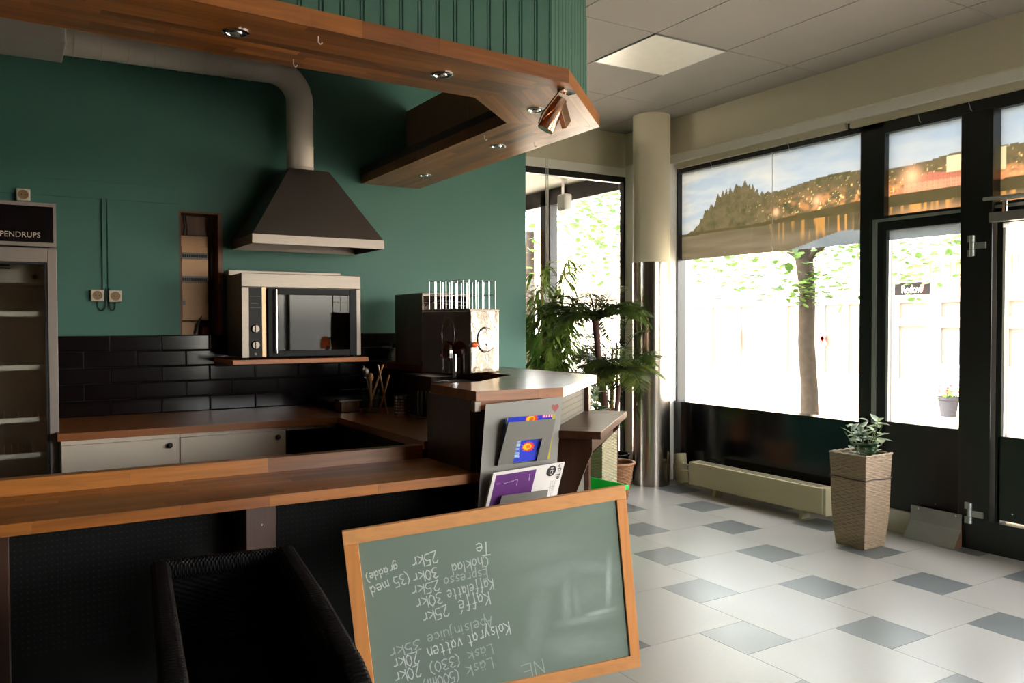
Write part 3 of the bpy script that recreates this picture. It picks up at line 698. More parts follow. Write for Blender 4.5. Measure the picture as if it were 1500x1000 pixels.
for (x,y,l) in ((.949,2.864,'small white hook under the canopy front edge'),(.949,3.163,'small white hook under the canopy inner edge by the duct'),(2.218,3.895,'small white hook under the inner edge of the canopy arm'),(2.544,3.896,'small white hook under the outer edge of the canopy arm')):
    t_ = thing('hook', l, 'hook', (x,y,ZK))
    MB().tube([(x,y,ZK),(x,y,ZK-.02),(x+.008,y,ZK-.028),(x+.015,y,ZK-.02)], .0022, 6).build('wire', mat('hook_white', srgb(230,226,220), .4), t_)
sp = thing('spotlight', 'metallic clip-on spotlight hanging from the canopy corner', 'spotlight', (2.10,2.99,ZK))
cop = mat('satin_copper', srgb(214,168,140), .18, 1, noise=.05)
MB().obox((2.10,2.96,ZK-.006), (.04,.012,0), (-.006,.02,0), (0,0,.006)).build('mount_plate', chrome, sp, bevel=.002)
MB().tube([(2.06,2.95,ZK-.01),(2.03,3.04,ZK-.09),(2.02,3.06,ZK-.135)], .005, 8).build('arm', cop, sp)
def cyl_between(a, b, ra, rb, n=24):
    a = Vector(a); b = Vector(b); return MB().tube([a, a+(b-a)*.02, b-(b-a)*.02, b], [ra*.9, ra, rb, rb*.92], n)
cyl_between((2.115,3.02,ZK-.02),(2.055,3.06,ZK-.16), .030, .040).build('head', cop, sp)
MB().obox((2.135,3.03,ZK-.085), (.018,.006,.02), (-.004,.012,0), (-.02,-.006,.045)).build('reflector_flap', cop, sp, bevel=.002)
# ---- extractor duct and hood
dp = thing('extractor_duct', 'white painted spiral ventilation duct bending down to the hood', 'duct', (1.67,5.45,2.5))
pts = [(1.675,5.45,2.49),(1.675,5.45,2.70),(1.675,5.45,2.93)]
rr_ = .20; czx = 1.675-rr_
for k in range(1, 9):
    a = k*PI/16; pts.append((czx+rr_*math.cos(a), 5.45, 2.95+rr_*math.sin(a)))
pts += [(1.1,5.45,3.143),(.5,5.45,3.135),(-.2,5.45,3.12),(-1.5,5.45,3.10)]
MB().tube(pts, .088, 28).build('pipe', duct_m, dp)
for k in range(22):
    x = 1.35-k*.145; MB().tube([(x,5.45+.0895*math.cos(q*PI/12),3.146-(1.35-x)*.0165+.0895*math.sin(q*PI/12)) for q in range(24)], .0022, 5, closed=True).build('seam', duct_m, dp)
for z in (2.52, 2.66): MB().tube([(1.675+.0895*math.cos(q*PI/12),5.45+.0895*math.sin(q*PI/12),z) for q in range(24)], .002, 5, closed=True).build('seam', duct_m, dp)
hd = thing('extractor_hood', 'dark steel pyramid extractor hood above the oven', 'extractor hood', (1.7,5.4,1.97))
hx0, hx1, hy0 = 1.28, 2.15, 5.15
T = [(1.565,5.32),(1.83,5.32),(1.83,YG-.02),(1.565,YG-.02)]; Bt = [(hx0,hy0),(hx1,hy0),(hx1,YG-.005),(hx0,YG-.005)]
z0, z1 = 2.03, 2.49
MB().add([(*p,z0) for p in Bt]+[(*p,z1) for p in T], [(0,1,5,4),(1,2,6,5),(2,3,7,6),(3,0,4,7),(4,5,6,7)]).build('canopy', steel_h, hd)
lip = MB(); lip.box(hx0,hx1,hy0-.004,hy0+.004,1.975,2.032).box(hx0-.002,hx0+.006,hy0,YG-.005,1.975,2.032).box(hx1-.006,hx1+.002,hy0,YG-.005,1.975,2.032).box(hx0,hx1,YG-.02,YG-.012,1.975,2.032)
lip.build('lip', steel, hd)
B(hx0+.02,hx1-.02,hy0+.02,YG-.02,2.035,2.045).build('grease_filter', mat('filter_dark', srgb(40,36,34), .5, .6), hd)
for (x,z) in ((1.37,2.12),(1.44,2.24),(1.50,2.34)): MB().lathe([(.004,0),(.002,.003)], (x-.035,5.2+(z-2.03)*.37,z), 8, 'y').build('rivet', chrome, hd)
# ================================================================== THINGS BEHIND THE BAR
# ---- drinks fridge
fr = thing('drinks_fridge', 'tall glass door drinks fridge at left with black lettered header', 'fridge', (-.1,5.3,0))
gf = mat('fridge_grey', srgb(150,136,128), .45, .3, noise=.04); fin = mat('fridge_inner', srgb(196,178,164), .5)
fx0, fx1, fy = -.42, .213, 4.98
MB().box(fx0,fx0+.03,fy+.03,5.62,.08,2.105).box(fx1-.03,fx1,fy+.03,5.62,.08,2.105).box(fx0,fx1,5.60,5.64,.08,2.105).box(fx0,fx1,fy+.03,5.62,2.08,2.11).box(fx0,fx1,fy+.03,5.62,.0,.12).box(fx0,fx1,fy+.03,5.62,1.86,1.88).build('body', gf, fr)
MB().box(fx0+.03,fx1-.03,5.585,5.60,.12,1.86).box(fx0+.03,fx0+.036,fy+.04,5.6,.12,1.86).box(fx1-.036,fx1-.03,fy+.04,5.6,.12,1.86).build('liner', fin, fr)
hdr = B(fx0+.012,fx1-.014,fy-.006,fy+.03,1.905,2.095).build('header', mat('header_black', srgb(18,12,14), .15), fr)
MB().box(fx0,fx1,fy-.008,fy+.03,2.095,2.114).box(fx1-.014,fx1,fy-.008,fy+.029,1.905,2.095).box(fx0,fx1,fy-.008,fy+.03,1.885,1.905).build('header_trim', gf, fr)
text_mesh('lettering', 'SPENDRUPS', .040, mat('letter_pale', srgb(200,186,168), .5), fr, (.140,fy-.0075,1.930), Matrix.Rotation(PI/2,3,'X'), sx=.95, align='RIGHT')
dr = MB(); dr.box(fx0,fx0+.055,fy-.01,fy+.025,.13,1.875).box(fx1-.045,fx1,fy-.01,fy+.025,.13,1.875).box(fx0+.055,fx1-.045,fy-.01,fy+.025,1.80,1.875).box(fx0+.055,fx1-.045,fy-.01,fy+.025,.13,.20)
door = dr.build('door', gf, fr, bevel=.003)
B(fx0+.055,fx1-.045,fy+.004,fy+.009,.2,1.80).build('glass', clear, door)
MB().box(fx1-.056,fx1-.045,fy-.004,fy+.02,.2,1.80).box(fx0+.05,fx1-.045,fy-.004,fy+.02,1.79,1.80).build('gasket', mat('gasket', srgb(26,20,26), .6), door)
for z in (1.53,1.245,.965,.775,.5):
    s_ = MB(); s_.box(fx0+.04,fx1-.04,5.055,5.07,z-.013,z+.013)
    for k in range(16): s_.box(fx0+.05+k*.033, fx0+.054+k*.033, 5.07, 5.57, z-.003, z+.001)
    s_.build('shelf', mat('shelf_white', srgb(206,190,176), .5), fr)
MB().box(fx0+.05,fx1-.05,5.2,5.58,1.70,1.85).build('cooler_box', fin, fr)
for k in range(4): B(-.06,.0,5.194,5.2,1.775+k*.016,1.781+k*.016).build('vent_slot', black_pl, fr)
MB().lathe([(.012,0),(.01,.01),(0,.012)], (.115,5.2,1.735), 16, 'y').build('knob', mat('red_plastic', srgb(140,30,26), .4), fr)
# ---- sockets
sock_m = mat('socket_ivory', srgb(216,200,178), .4)
def socket(x, z, lab):
    t_ = thing('wall_socket', lab, 'socket', (x,YG,z), 'ivory wall sockets')
    B(x-.036,x+.036,YG-.034,YG,z-.036,z+.036).build('housing', sock_m, t_, bevel=.005)
    MB().lathe([(.028,-.002),(.028,.003),(.024,.003),(.022,.0008),(0,.0008)], (x,YG-.034,z), 24, 'y').build('recess', mat('socket_recess', srgb(150,120,86), .5), t_)
    for d in (-.0095,.0095): MB().lathe([(.0028,0),(.0028,.0015)], (x+d,YG-.0348,z), 8, 'y').build('hole', black_pl, t_)
socket(.461,1.653,'left ivory wall socket of the pair below the cable trunk')
socket(.562,1.650,'right ivory wall socket of the pair below the cable trunk')
socket(.074,2.245,'single ivory wall socket above the drinks fridge')
for (a, b, l) in ((.461,.510,'left'),(.562,.530,'right')):
    pts = [(a,YG-.015,1.62)]+[( (a+b)/2+(a-b)/2*math.cos(k*PI/8), YG-.014, 1.605-.045*math.sin(k*PI/8)) for k in range(9)]+[(b,YG-.012,1.70)]
    tag(MB().tube(pts, .0045, 8).build('socket_cable', mat('green_cable', srgb(36,58,50), .5)), 'dark looped cable under the '+l+' socket of the pair', 'cable')
# ---- fuse niche
ni = st(MB().box(nx0,nx1,YG+.145,YG+.155,nz0,nz1).box(nx0,nx0+.012,YG-.002,YG+.15,nz0,nz1).box(nx1-.028,nx1,YG-.008,YG+.15,nz0,nz1).box(nx0,nx1,YG-.004,YG+.15,nz1-.012,nz1).build('trim_13', wood('raw_niche_board', [srgb(120,78,48), srgb(110,70,42)], 'z', rough=.7)))
fb = thing('fuse_box', 'beige fuse box with two rows of breakers in the wall niche', 'fuse box', (1.05,YG+.1,1.5))
fm = mat('fuse_beige', srgb(206,160,118), .55, noise=.05)
B(.962,1.135,YG+.05,YG+.145,1.50,2.06).build('housing', fm, fb, bevel=.004)
B(.967,1.130,YG+.040,YG+.05,1.51,1.99).build('cover', fm, fb, bevel=.003)
for z in (1.925,1.77):
    b_r = B(.967,1.130,YG+.034,YG+.041,z-.022,z+.022).build('breaker_rail', mat('rail_grey', srgb(112,104,98), .5), fb)
    for k in range(12): B(.971+k*.013,.981+k*.013,YG+.031,YG+.035,z-.010,z+.010).build('breaker', black_pl, b_r)
B(.962,.985,YG+.03,YG+.045,1.60,1.63).build('switch', mat('switch_grey', srgb(120,120,124), .5), fb)
B(.965,1.07,YG+.06,YG+.14,1.402,1.485).build('lower_box', fm, fb, bevel=.003)
B(1.10,1.14,YG+.07,YG+.13,1.402,1.45).build('terminal_block', mat('amber', srgb(190,110,30), .5), fb)
cm = mat('cable_dark', srgb(40,28,24), .5)
for k,(p, r, l) in enumerate((([(1.13,YG+.08,1.78),(1.15,YG+.05,1.68),(1.10,YG+.05,1.55),(1.06,YG+.04,1.47),(1.045,YG+.05,1.41)], .008, 'thick black cable curving down beside the fuse box'),
    ([(.985,YG+.08,2.2),(.99,YG+.06,2.12),(.985,YG+.08,2.06)], .006, 'left dark cable entering the top of the fuse box'),
    ([(1.0,YG+.09,2.2),(1.005,YG+.07,2.13),(1.01,YG+.09,2.06)], .006, 'right dark cable entering the top of the fuse box'),
    ([(1.16,YG+.09,2.19),(1.165,YG+.08,1.9),(1.155,YG+.09,1.6),(1.16,YG+.1,1.41)], .010, 'dark vertical cable along the right side of the niche'),
    ([(1.03,YG+.1,1.5),(1.07,YG+.08,1.45),(1.12,YG+.08,1.46),(1.13,YG+.09,1.41)], .003, 'thin brown wire loop at the bottom of the niche'))):
    tag(MB().tube(p, r, 8).build('niche_cable', cm), l, 'cable')
# ---- oven shelf and oven
sh = thing('oven_shelf', 'orange brown wooden wall shelf carrying the oven', 'shelf', (1.6,5.4,1.23))
B(1.155,2.035,5.15,YG-.016,1.222,1.252).build('board', wood('shelf_orange', [srgb(190,112,52)], 0, rough=.4), sh, bevel=.003)
B(1.16,2.03,YG-.04,YG-.016,1.19,1.222).build('cleat', black_pl, sh)
ov = thing('oven', 'stainless steel convection oven with dark glass door and two dials', 'oven', (1.6,5.4,1.26))
ox0, ox1, oy, oz0, oz1 = 1.222, 2.002, 5.20, 1.262, 1.792
B(ox0,ox1,oy+.02,5.60,oz0,oz1).build('body', steel_h, ov, bevel=.006)
B(ox0-.01,ox1-.03,5.50,5.63,oz1,oz1+.035).build('top_plate', steel, ov, bevel=.003)
for x in (ox0+.04, ox1-.04): MB().lathe([(.014,oz0-.010),(.014,oz0)], (x,oy+.05,0), 12).build('foot', black_pl, ov)
MB().box(ox0,ox1,oy,oy+.02,1.705,oz1).box(ox0,ox0+.045,oy,oy+.02,oz0,1.705).box(ox1-.036,ox1,oy,oy+.02,oz0,1.705).build('front_frame', steel, ov, bevel=.003)
cpn = B(ox0+.045,ox0+.125,oy+.002,oy+.02,oz0+.004,1.702).build('control_panel', mat('panel_black', srgb(18,15,15), .4, spec=.2), ov)
B(ox0+.125,ox0+.150,oy-.002,oy+.018,oz0+.004,1.705).build('panel_strip', mat('brass_strip', srgb(170,140,110), .35, .8), ov)
for z in (1.443,1.342):
    k_ = MB().lathe([(.027,0),(.027,.008),(.022,.018),(0,.018)], (ox0+.084,oy+.002,z), 28, 'y').build('dial', steel, cpn)
    MB().box(ox0+.0805,ox0+.0875,oy-.026,oy-.012,z-.022,z+.022).build('dial_grip', steel, cpn)
MB().lathe([(.009,0),(.007,.003)], (ox0+.084,oy+.002,1.285), 16, 'y').build('button', grey_mt, cpn)
MB().box(ox0+.052,ox0+.118,oy+.0005,oy+.002,1.575,1.579).box(ox0+.052,ox0+.118,oy+.0005,oy+.002,1.645,1.648).box(ox0+.06,ox0+.105,oy+.0005,oy+.002,1.60,1.602).build('panel_marks', mat('mark_grey', srgb(90,84,84), .5), cpn)
dx0, dx1 = ox0+.155, ox1-.038
dm = MB(); dm.box(dx0,dx0+.065,oy-.028,oy,oz0+.002,1.70).box(dx1-.052,dx1,oy-.028,oy,oz0+.002,1.70).box(dx0+.065,dx1-.052,oy-.028,oy,1.658,1.70).box(dx0+.065,dx1-.052,oy-.028,oy,oz0+.002,1.305)
od = dm.build('door', black_pl, ov, bevel=.004)
B(dx0+.06,dx1-.05,oy-.022,oy-.018,1.30,1.662).build('door_glass', glass('oven_glass', (.3,.28,.26,1), .06), od)
MB().tube([(dx0+.045,oy-.05,1.29),(dx0+.045,oy-.056,1.48),(dx0+.045,oy-.05,1.69)], .009, 10).build('handle', chrome, od)
for z in (1.31,1.67): MB().box(dx0+.04,dx0+.05,oy-.05,oy-.026,z-.006,z+.006).build('handle_post', chrome, od)
B(dx0+.075,dx1-.06,oy-.012,oy-.004,1.36,1.60).build('inner_panel', mat('oven_inner', srgb(70,65,60), .45, .3), ov)
# ---- on the raised bar by the wall
cf = thing('coffee_machine', 'dark steel coffee machine with open right side on the bar', 'coffee machine', (2.5,5.15,ZB))
x0, x1, y0, y1 = 2.335, 2.70, 4.95, 5.40
dsm = mat('dark_brushed_steel', srgb(150,134,122), .5, .35, noise=.12, scale=9, aniso=(1,1,12))
mb = MB(); mb.box(x0,x0+.012,y0,y0+.215,ZB,1.665).box(x0,x0+.012,y0+.222,y1,ZB,1.665).box(x0,x1,y1-.02,y1,ZB,1.665).box(x1-.015,x1,y0,y1,ZB,1.665)
mb.build('side_panel', dsm, cf, bevel=.003)
B(x0+.002,x0+.010,y0+.214,y0+.223,ZB,1.66).build('seam_strip', mat('warm_strip', srgb(170,120,90), .3, .9), cf)
MB().box(x0,x1,y0,y1,1.665,1.678).box(x0,x1,y0,y0+.02,1.655,1.67).build('lid', steel, cf, bevel=.004)
MB().box(x0+.012,x1-.015,y0+.0,y1,1.50,1.51).box(x0+.012,x1-.015,y0+.05,y1-.02,ZB+.01,1.50).build('inner_body', steel_h, cf)
mb = MB(); mb.box(x0,x1,y0-.002,y0+.006,ZB,ZB+.03); mb.build('base', black_pl, cf)
for k in range(5):
    zz = 1.64-.012*k; MB().tube([(x0+.02,y0-.005,zz-.05+.02*k),(x0+.1+.03*k,y0-.012,zz),(x1-.02,y0-.004,zz-.012)], .003, 6).build('wire_rod', chrome if k%2 else black_pl, cf)
# juicer, turned twenty degrees
ju = thing('orange_juicer', 'polished steel citrus juicer with orange tap knob on the bar', 'juicer', (0,0,0))
def jb(mb_name, fn, m, par, **k):
    o = fn.build(mb_name, m, par, **k); return o
a_, b_j, h_ = .245, .38, .36
J = ju
B(0,a_,0,b_j,0,h_).build('body', steel_pol, J, bevel=.006)
B(-.006,0,.0,b_j,.0,h_-.01).build('side_cover', mat('smoked_cover', srgb(46,20,10), .08, spec=.8), J)
B(-.012,a_,-.004,b_j,h_-.006,h_+.004).build('lid', steel, J, bevel=.002)
MB().lathe([(.040,-.01),(.042,.03),(.036,.06),(.02,.08),(0,.085)], (-.055,.13,.10), 24).build('dome', glass('smoked_dome', (.72,.30,.12,1), .25), J)
MB().tube([(-.055,.17,-.18),(-.055,.17,.10)], .010, 12).build('spout_pipe', clear, J)
MB().tube([(-.04,.09,-.02),(-.04,.09,.11)], .014, 14).build('tap_body', chrome, J)
MB().tube([(0,-.012,.165),(-.035,-.02,.165)], .008, 10).build('tap_stem', chrome, J)
MB().lathe([(0,-.03),(.012,-.026),(.017,-.01),(.016,.008),(.008,.022),(0,.03)], (.004,-.022,.165), 16, 'x').build('tap_knob', mat('orange_plastic', srgb(232,84,20), .35), J)
MB().lathe([(.074,0),(.072,.006),(.060,.010),(.045,.006),(.030,.010),(0,.012)], (.122,-.002,.19), 40, 'y').build('pressed_disc', steel_pol, J)
MB().tube([(-.008,.17+.05*math.cos(q*PI/8),.22+.09*math.sin(q*PI/8)) for q in range(16)], .003, 6, closed=True).build('cover_rim', mat('rim_brown', srgb(90,50,30), .2), J)
rl = MB()
wbk = thing('wire_basket', 'chrome wire basket feeding fruit, standing on the juicer top', 'basket', (0,0,0))
bx0, bx1, by0, by1, bh = .005, a_-.01, .02, .33, .165
def rod(p, q, r=.0014): return MB().tube([p,q], r, 6)
for (zz) in (.003, bh*.52, bh):
    MB().tube([(bx0,by0,zz),(bx1,by0,zz),(bx1,by1,zz),(bx0,by1,zz)], .0022, 6, closed=True).build('hoop', chrome, wbk)
for k in range(5): 
    x = bx0+(bx1-bx0)*k/4; rod((x,by0,0),(x,by0,bh)).build('rod', chrome, wbk); rod((x,by1,0),(x,by1,bh)).build('rod', chrome, wbk)
for k in range(1,7):
    y = by0+(by1-by0)*k/7; rod((bx0,y,0),(bx0,y,bh)).build('rod', chrome, wbk); rod((bx1,y,0),(bx1,y,bh)).build('rod', chrome, wbk)
ju.location = (2.20,4.02,ZB); ju.rotation_euler = (0,0,math.radians(20))
wbk.location = (2.20,4.02,ZB+h_+.004); wbk.rotation_euler = (0,0,math.radians(20))
def carafe(x, y, lab):
    t_ = thing('coffee_carafe', lab, 'carafe', (x,y,ZB))
    MB().lathe([(.060,.002),(.078,.012),(.080,.035),(.066,.075),(.047,.105),(.045,.112)], (x,y,ZB), 32).build('glass_body', glass('carafe_glass',(.86,.88,.88,1),.7), t_)
    MB().lathe([(.047,.108),(.050,.118),(.046,.135),(.030,.138),(0,.138)], (x,y,ZB), 28).build('lid', black_pl, t_)
    MB().tube([(x+.045,y-.02,ZB+.115),(x+.085,y-.04,ZB+.11),(x+.10,y-.045,ZB+.07),(x+.088,y-.04,ZB+.03)], .007, 8).build('handle', black_pl, t_)
carafe(2.43,5.56,'glass coffee carafe with black lid standing on the bar nearest the oven')
carafe(2.60,5.58,'second glass coffee carafe, half hidden between the first one and the coffee machine')
# ---- utensils on the side worktop
def jar(x, y, z, h, r):
    t_ = thing('utensil_jar', 'clear glass jar full of utensils on the side worktop', 'jar', (x,y,z))
    MB().lathe([(r*.9,.002),(r*.92,.004),(r,h*.5),(r*1.12,h),(r*1.08,h),(r*.96,h*.5),(r*.86,.01),(0,.01)], (x,y,z), 28).build('glass', clear, t_)
jx, jy = 1.935, 4.86
jar(jx,jy,.9,.17,.055)
for k,(ax,ay,l,m_,lab,r_) in enumerate(((-.05,.01,.27,clear,'clear plastic utensil leaning left in the jar',.006),(-.02,.03,.25,steel,'steel whisk handle at the back of the jar',.005),(.07,-.03,.30,wood('spoon_wood',[srgb(196,140,88)],'z'),'pale wooden stick leaning right out of the jar',.006),(.0,.0,.22,MATS['spoon_wood'],'wooden spoon in the middle of the jar',.008))):
    t_ = thing('utensil', lab, 'utensil', (jx,jy,.91))
    q = Vector((jx-ax*.3,jy-ay*.3,.915)); e = Vector((jx+ax,jy+ay,.915+l))
    MB().tube([q,e], r_, 8).build('shaft', m_, t_)
    MB().lathe([(.0,-.03),(.014,-.02),(.018,0),(.014,.02),(0,.03)], tuple(e), 12).build('head', m_, t_) if k in (0,1,3) else None
tg = thing('tongs', 'pale wooden tongs crossed in front of the glass jar', 'tongs', (2.0,4.78,.9))
MB().obox((1.99,4.80,1.06), (.003,.001,.0), (0,.010,0), (-.03,0,.155)).build('arm', MATS['spoon_wood'], tg)
MB().obox((2.0,4.79,1.05), (.003,.001,0), (0,.010,0), (.03,0,.10)).build('arm', MATS['spoon_wood'], tg)
cc = thing('cutlery_holder', 'perforated steel cutlery cylinder on the side worktop', 'cutlery holder', (2.03,4.60,.9))
MB().lathe([(.045,0),(.045,.135),(.042,.135),(.042,.004),(0,.004)], (2.03,4.60,.9), 32).build('cylinder', mat('copper_steel', srgb(200,168,144), .2, 1), cc)
hh = MB()
for i in range(24):
    for j in range(6):
        a = i*PI/12; c_, s_ = math.cos(a), math.sin(a); z = .925+j*.018
        hh.obox((2.03+.0453*c_,4.60+.0453*s_,z), (.0005*c_,.0005*s_,0), (-.0028*s_,.0028*c_,0), (0,0,.0045))
o = hh.build('holes', black_pl, cc); o['kind'] = 'stuff'
wr = thing('wire_rack', 'upright chrome wire rack beside the cutlery holder', 'rack', (2.1,4.5,.9))
for k in range(6):
    x = 2.06+k*.026; MB().tube([(x,4.43,.905),(x,4.43,1.06),(x+.006,4.44,1.07),(x+.012,4.45,1.06),(x+.012,4.45,.905)], .0022, 6).build('loop', chrome, wr)
MB().tube([(2.05,4.44,.904),(2.22,4.44,.904)], .003, 6).build('base_rod', chrome, wr)
sb = thing('steel_container', 'small steel container at the back of the side worktop', 'container', (1.85,5.1,.9))
MB().box(1.80,1.93,5.04,5.16,.9,.905).box(1.80,1.804,5.04,5.16,.9,.98).box(1.926,1.93,5.04,5.16,.9,.98).box(1.80,1.93,5.04,5.044,.9,.98).box(1.80,1.93,5.156,5.16,.9,.98).build('tub', MATS['copper_steel'], sb)
MB().box(1.79,1.94,5.03,5.04,.972,.982).build('rim', steel, sb)
bb = thing('black_tray', 'black tray on the side worktop behind the steel container', 'tray', (1.95,5.4,.9))
B(1.80,2.25,5.22,5.60,.9,.96).build('tray', black_pl, bb, bevel=.006)
jm = thing('grinder', 'dark appliance standing under the juicer on the side worktop', 'appliance', (2.2,4.2,.9))
B(2.14,2.32,4.02,4.40,.9,1.13).build('body', mat('brown_plastic', srgb(46,30,24), .3), jm, bevel=.008)
B(2.135,2.30,4.03,4.30,1.135,1.14).build('top_edge', steel, jm)
B(2.10,2.14,4.10,4.2,.9,1.02).build('side_box', black_pl, jm, bevel=.004)
MB().box(2.16,2.33,4.45,4.9,.9,1.15).build('rear_box', mat('steel_dull', srgb(70,60,54), .4, .7), jm)
# ---- white unit at the ceiling, top left
ac = thing('ceiling_unit', 'pale boxy ceiling unit above the canopy at top left', 'fan coil', (0,4.6,2.9))
B(-.5,.25,4.58,4.95,2.855,2.935).build('housing', mat('unit_grey', srgb(176,172,164), .5), ac, bevel=.004)
for x in (-.4,.15): B(x,x+.02,4.7,4.72,2.93,ZC).build('hanger', alu, ac)
# ================================================================== RACK, CRATE, PLANTERS, RADIATOR
rk = thing('magazine_rack', 'grey sheet metal magazine rack with small red heart hung on bar front', 'magazine rack', (1.86,2.96,.5))
ry = 2.965
def slab(pts, y0, y1, name, m, par, **k):     # pts: (x,z) outline
    return MB().extr([(x,y0,z) for x,z in pts], (0,y1-y0,0)).build(name, m, par, **k)
slab([(1.690,1.135),(2.083,1.150),(2.012,.50),(1.63,.50)], ry, ry+.003, 'back_plate', grey_mt, rk)
def pocket(zb, zt, xl, xr):
    # front plate leaning forward with a cut window, on a narrow shelf
    f0, f1 = ry-.02, ry-.062
    def P3(x, z): k = (z-zb)/(zt-zb); return (x, f0+(f1-f0)*k, z)
    wx0, wx1, wz1 = xl+.075, xr-.055, zb+.10
    sh = -.0
    mb = MB()
    tilt = lambda z: (z-zb)*.16
    def quad(x0, x1, za, zb_): 
        pts = [P3(x0+tilt(za),za),P3(x1+tilt(za)*.6,za),P3(x1+tilt(zb_)*.6,zb_),P3(x0+tilt(zb_),zb_)]
        mb.extr(pts, (0,.0025,0))
    quad(xl, wx0, zb, wz1); quad(wx1, xr, zb, wz1); quad(xl, xr, wz1, zt)
    o = mb.build('pocket', grey_mt, rk)
    B(xl, xr, ry-.022, ry, zb-.003, zb).build('pocket_shelf', grey_mt, rk)
    return o
pocket(.878,1.062,1.735,1.985); pocket(.57,.758,1.70,1.945)
slab([(2.040,1.108),(2.048,1.116),(2.056,1.116),(2.060,1.110),(2.060,1.102),(2.041,1.084),(2.024,1.102),(2.024,1.110),(2.029,1.116),(2.036,1.116)], ry-.0015, ry, 'heart_sticker', mat('heart_red', srgb(150,50,44), .5), rk)
pr_m = vcol_mat('glossy_print', 0, .25); paper_m = vcol_mat('paper_print', 0, .6)
def cover_blue(s, t):
    c = lin(44,60,200)+0*s[...,None]; c = c*(0.85+.3*fbm(s*5,t*7,1))[...,None]
    def disc(cx, cy, r, col, rag=0):
        nonlocal c
        a = np.arctan2(t-cy, s-cx); rr = np.hypot(s-cx, (t-cy)*1.3); c = np.where((rr < r*(1+rag*np.sin(a*14)))[...,None], lin(*col), c)
    for cy in (.93, .32): disc(.50, cy, .13, (236,70,40), .12); disc(.48, cy, .09, (250,200,30)); disc(.5, cy, .05, (240,110,30), .2)
    band = (np.abs(s-.27-.1*(t-.3)**2*4) < .05)&(t > .10)&(t < .5)&((t*34)%1 < .55); c = np.where(band[...,None], lin(190,214,236), c)
    for (cx, cy) in ((.75,.16),(.82,.22),(.86,.14),(.74,.5)):
        rr = np.hypot((s-cx)*1.0, (t-cy)*.5); c = np.where((rr < .045)[...,None], lin(190,180,170), c)
    c = np.where((t > .94)[...,None]&(s > .72)[...,None], np.where(((s*18)%1 < .5)[...,None], lin(214,70,140), lin(230,190,210)), c)
    c = np.where((s > .94)[...,None], lin(190,170,40), c); return c
mg = thing('magazine', 'blue glossy magazine with red and yellow burst in upper rack pocket', 'magazine', (1.86,2.94,.9), 'magazines in the rack')
MB().extr([(1.764,ry-.012,.882),(1.975,ry-.012,.882),(2.01,ry-.030,1.078),(1.775,ry-.030,1.075)], (0,.008,0)).build('pages', mat('page_edge', srgb(214,206,196), .7), mg)
print_grid('cover', (1.762,ry-.0135,.882), (.240,0,.0), (.018,-.019,.196), 110, 100, cover_blue, pr_m, mg)
m2 = tag(MB().extr([(1.757,ry-.004,.880),(1.80,ry-.004,.880),(1.80,ry-.022,1.072),(1.768,ry-.022,1.070)], (0,-.005,0)).build('magazine', mat('teal_cover', srgb(26,86,130), .3)), 'thin teal magazine edge behind the blue magazine in upper pocket', 'magazine', 'magazines in the rack')
def cover_purple(s, t):
    c = lin(226,218,214)+0*s[...,None]
    pur = (s > .045)&(s < .60)&(t < .94); c = np.where(pur[...,None], lin(92,30,110)*(0.8+.5*fbm(s*4,t*6,4))[...,None], c)
    rr = np.hypot(s-.10, (t-.78)*1.6); c = np.where((rr < .035)[...,None], lin(122,60,146), c)
    for (a0, b0, a1, b1) in ((.18,.77,.36,.80),(.36,.80,.36,.70),(.52,.86,.53,.74)):
        d = np.abs((b1-b0)*s-(a1-a0)*t+a1*b0-b1*a0)/math.hypot(b1-b0,a1-a0); on = (d < .004)&(s >= min(a0,a1)-.005)&(s <= max(a0,a1)+.005)&(t >= min(b0,b1)-.005)&(t <= max(b0,b1)+.005)
        c = np.where(on[...,None], lin(190,160,200), c)
    txt = (s > .85)&(s < .93)&(t < .66)&((t*60)%1 < .5)&(vnoise(s*90,t*8,3) > .35); c = np.where(txt[...,None], lin(170,164,162), c)
    return c
nw = thing('newspaper', 'purple and white folded catalogue in the lower rack pocket', 'magazine', (1.86,2.92,.6), 'magazines in the rack')
MB().extr([(1.655,ry-.018,.63),(2.012,ry-.015,.64),(2.050,ry-.056,.868),(1.69,ry-.058,.853)], (0,.012,0)).build('pages', mat('page_edge', srgb(214,206,196), .7), nw)
print_grid('cover', (1.653,ry-.0205,.626), (.360,0,.014), (.036,-.044,.232), 150, 110, cover_purple, paper_m, nw)
ink = mat('black_ink', srgb(34,30,34), .6)
# badge and word printed sideways on the white margin
q_u = Vector((.360,0,.014)).normalized(); q_v = Vector((.036,-.044,.232)).normalized(); q_n = q_u.cross(q_v).normalized()
RR = Matrix((q_u, q_v, q_n)).transposed()
def on_cover(s, t, off=.0012): return Vector((1.653,ry-.0205,.626))+s*Vector((.360,0,.014))+t*Vector((.036,-.044,.232))+q_n*off
bd = MB(); c0 = on_cover(.825,.86); bd.v = [tuple(c0)]+[tuple(c0+.024*(math.cos(k*PI/14)*q_u+math.sin(k*PI/14)*q_v)) for k in range(28)]; bd.f = [(0,1+k,1+(k+1)%28) for k in range(28)]
bd.build('round_badge', ink, nw)
text_mesh('lettering', 'CH', .024, mat('badge_white', srgb(220,214,210), .6), nw, on_cover(.85,.86,.002), RR @ Matrix.Rotation(PI/2,3,'Z'), ext=.0002)
text_mesh('lettering', 'eLon', .036, ink, nw, on_cover(.965,.83,.0015), RR @ Matrix.Rotation(PI/2,3,'Z'), ext=.0002)
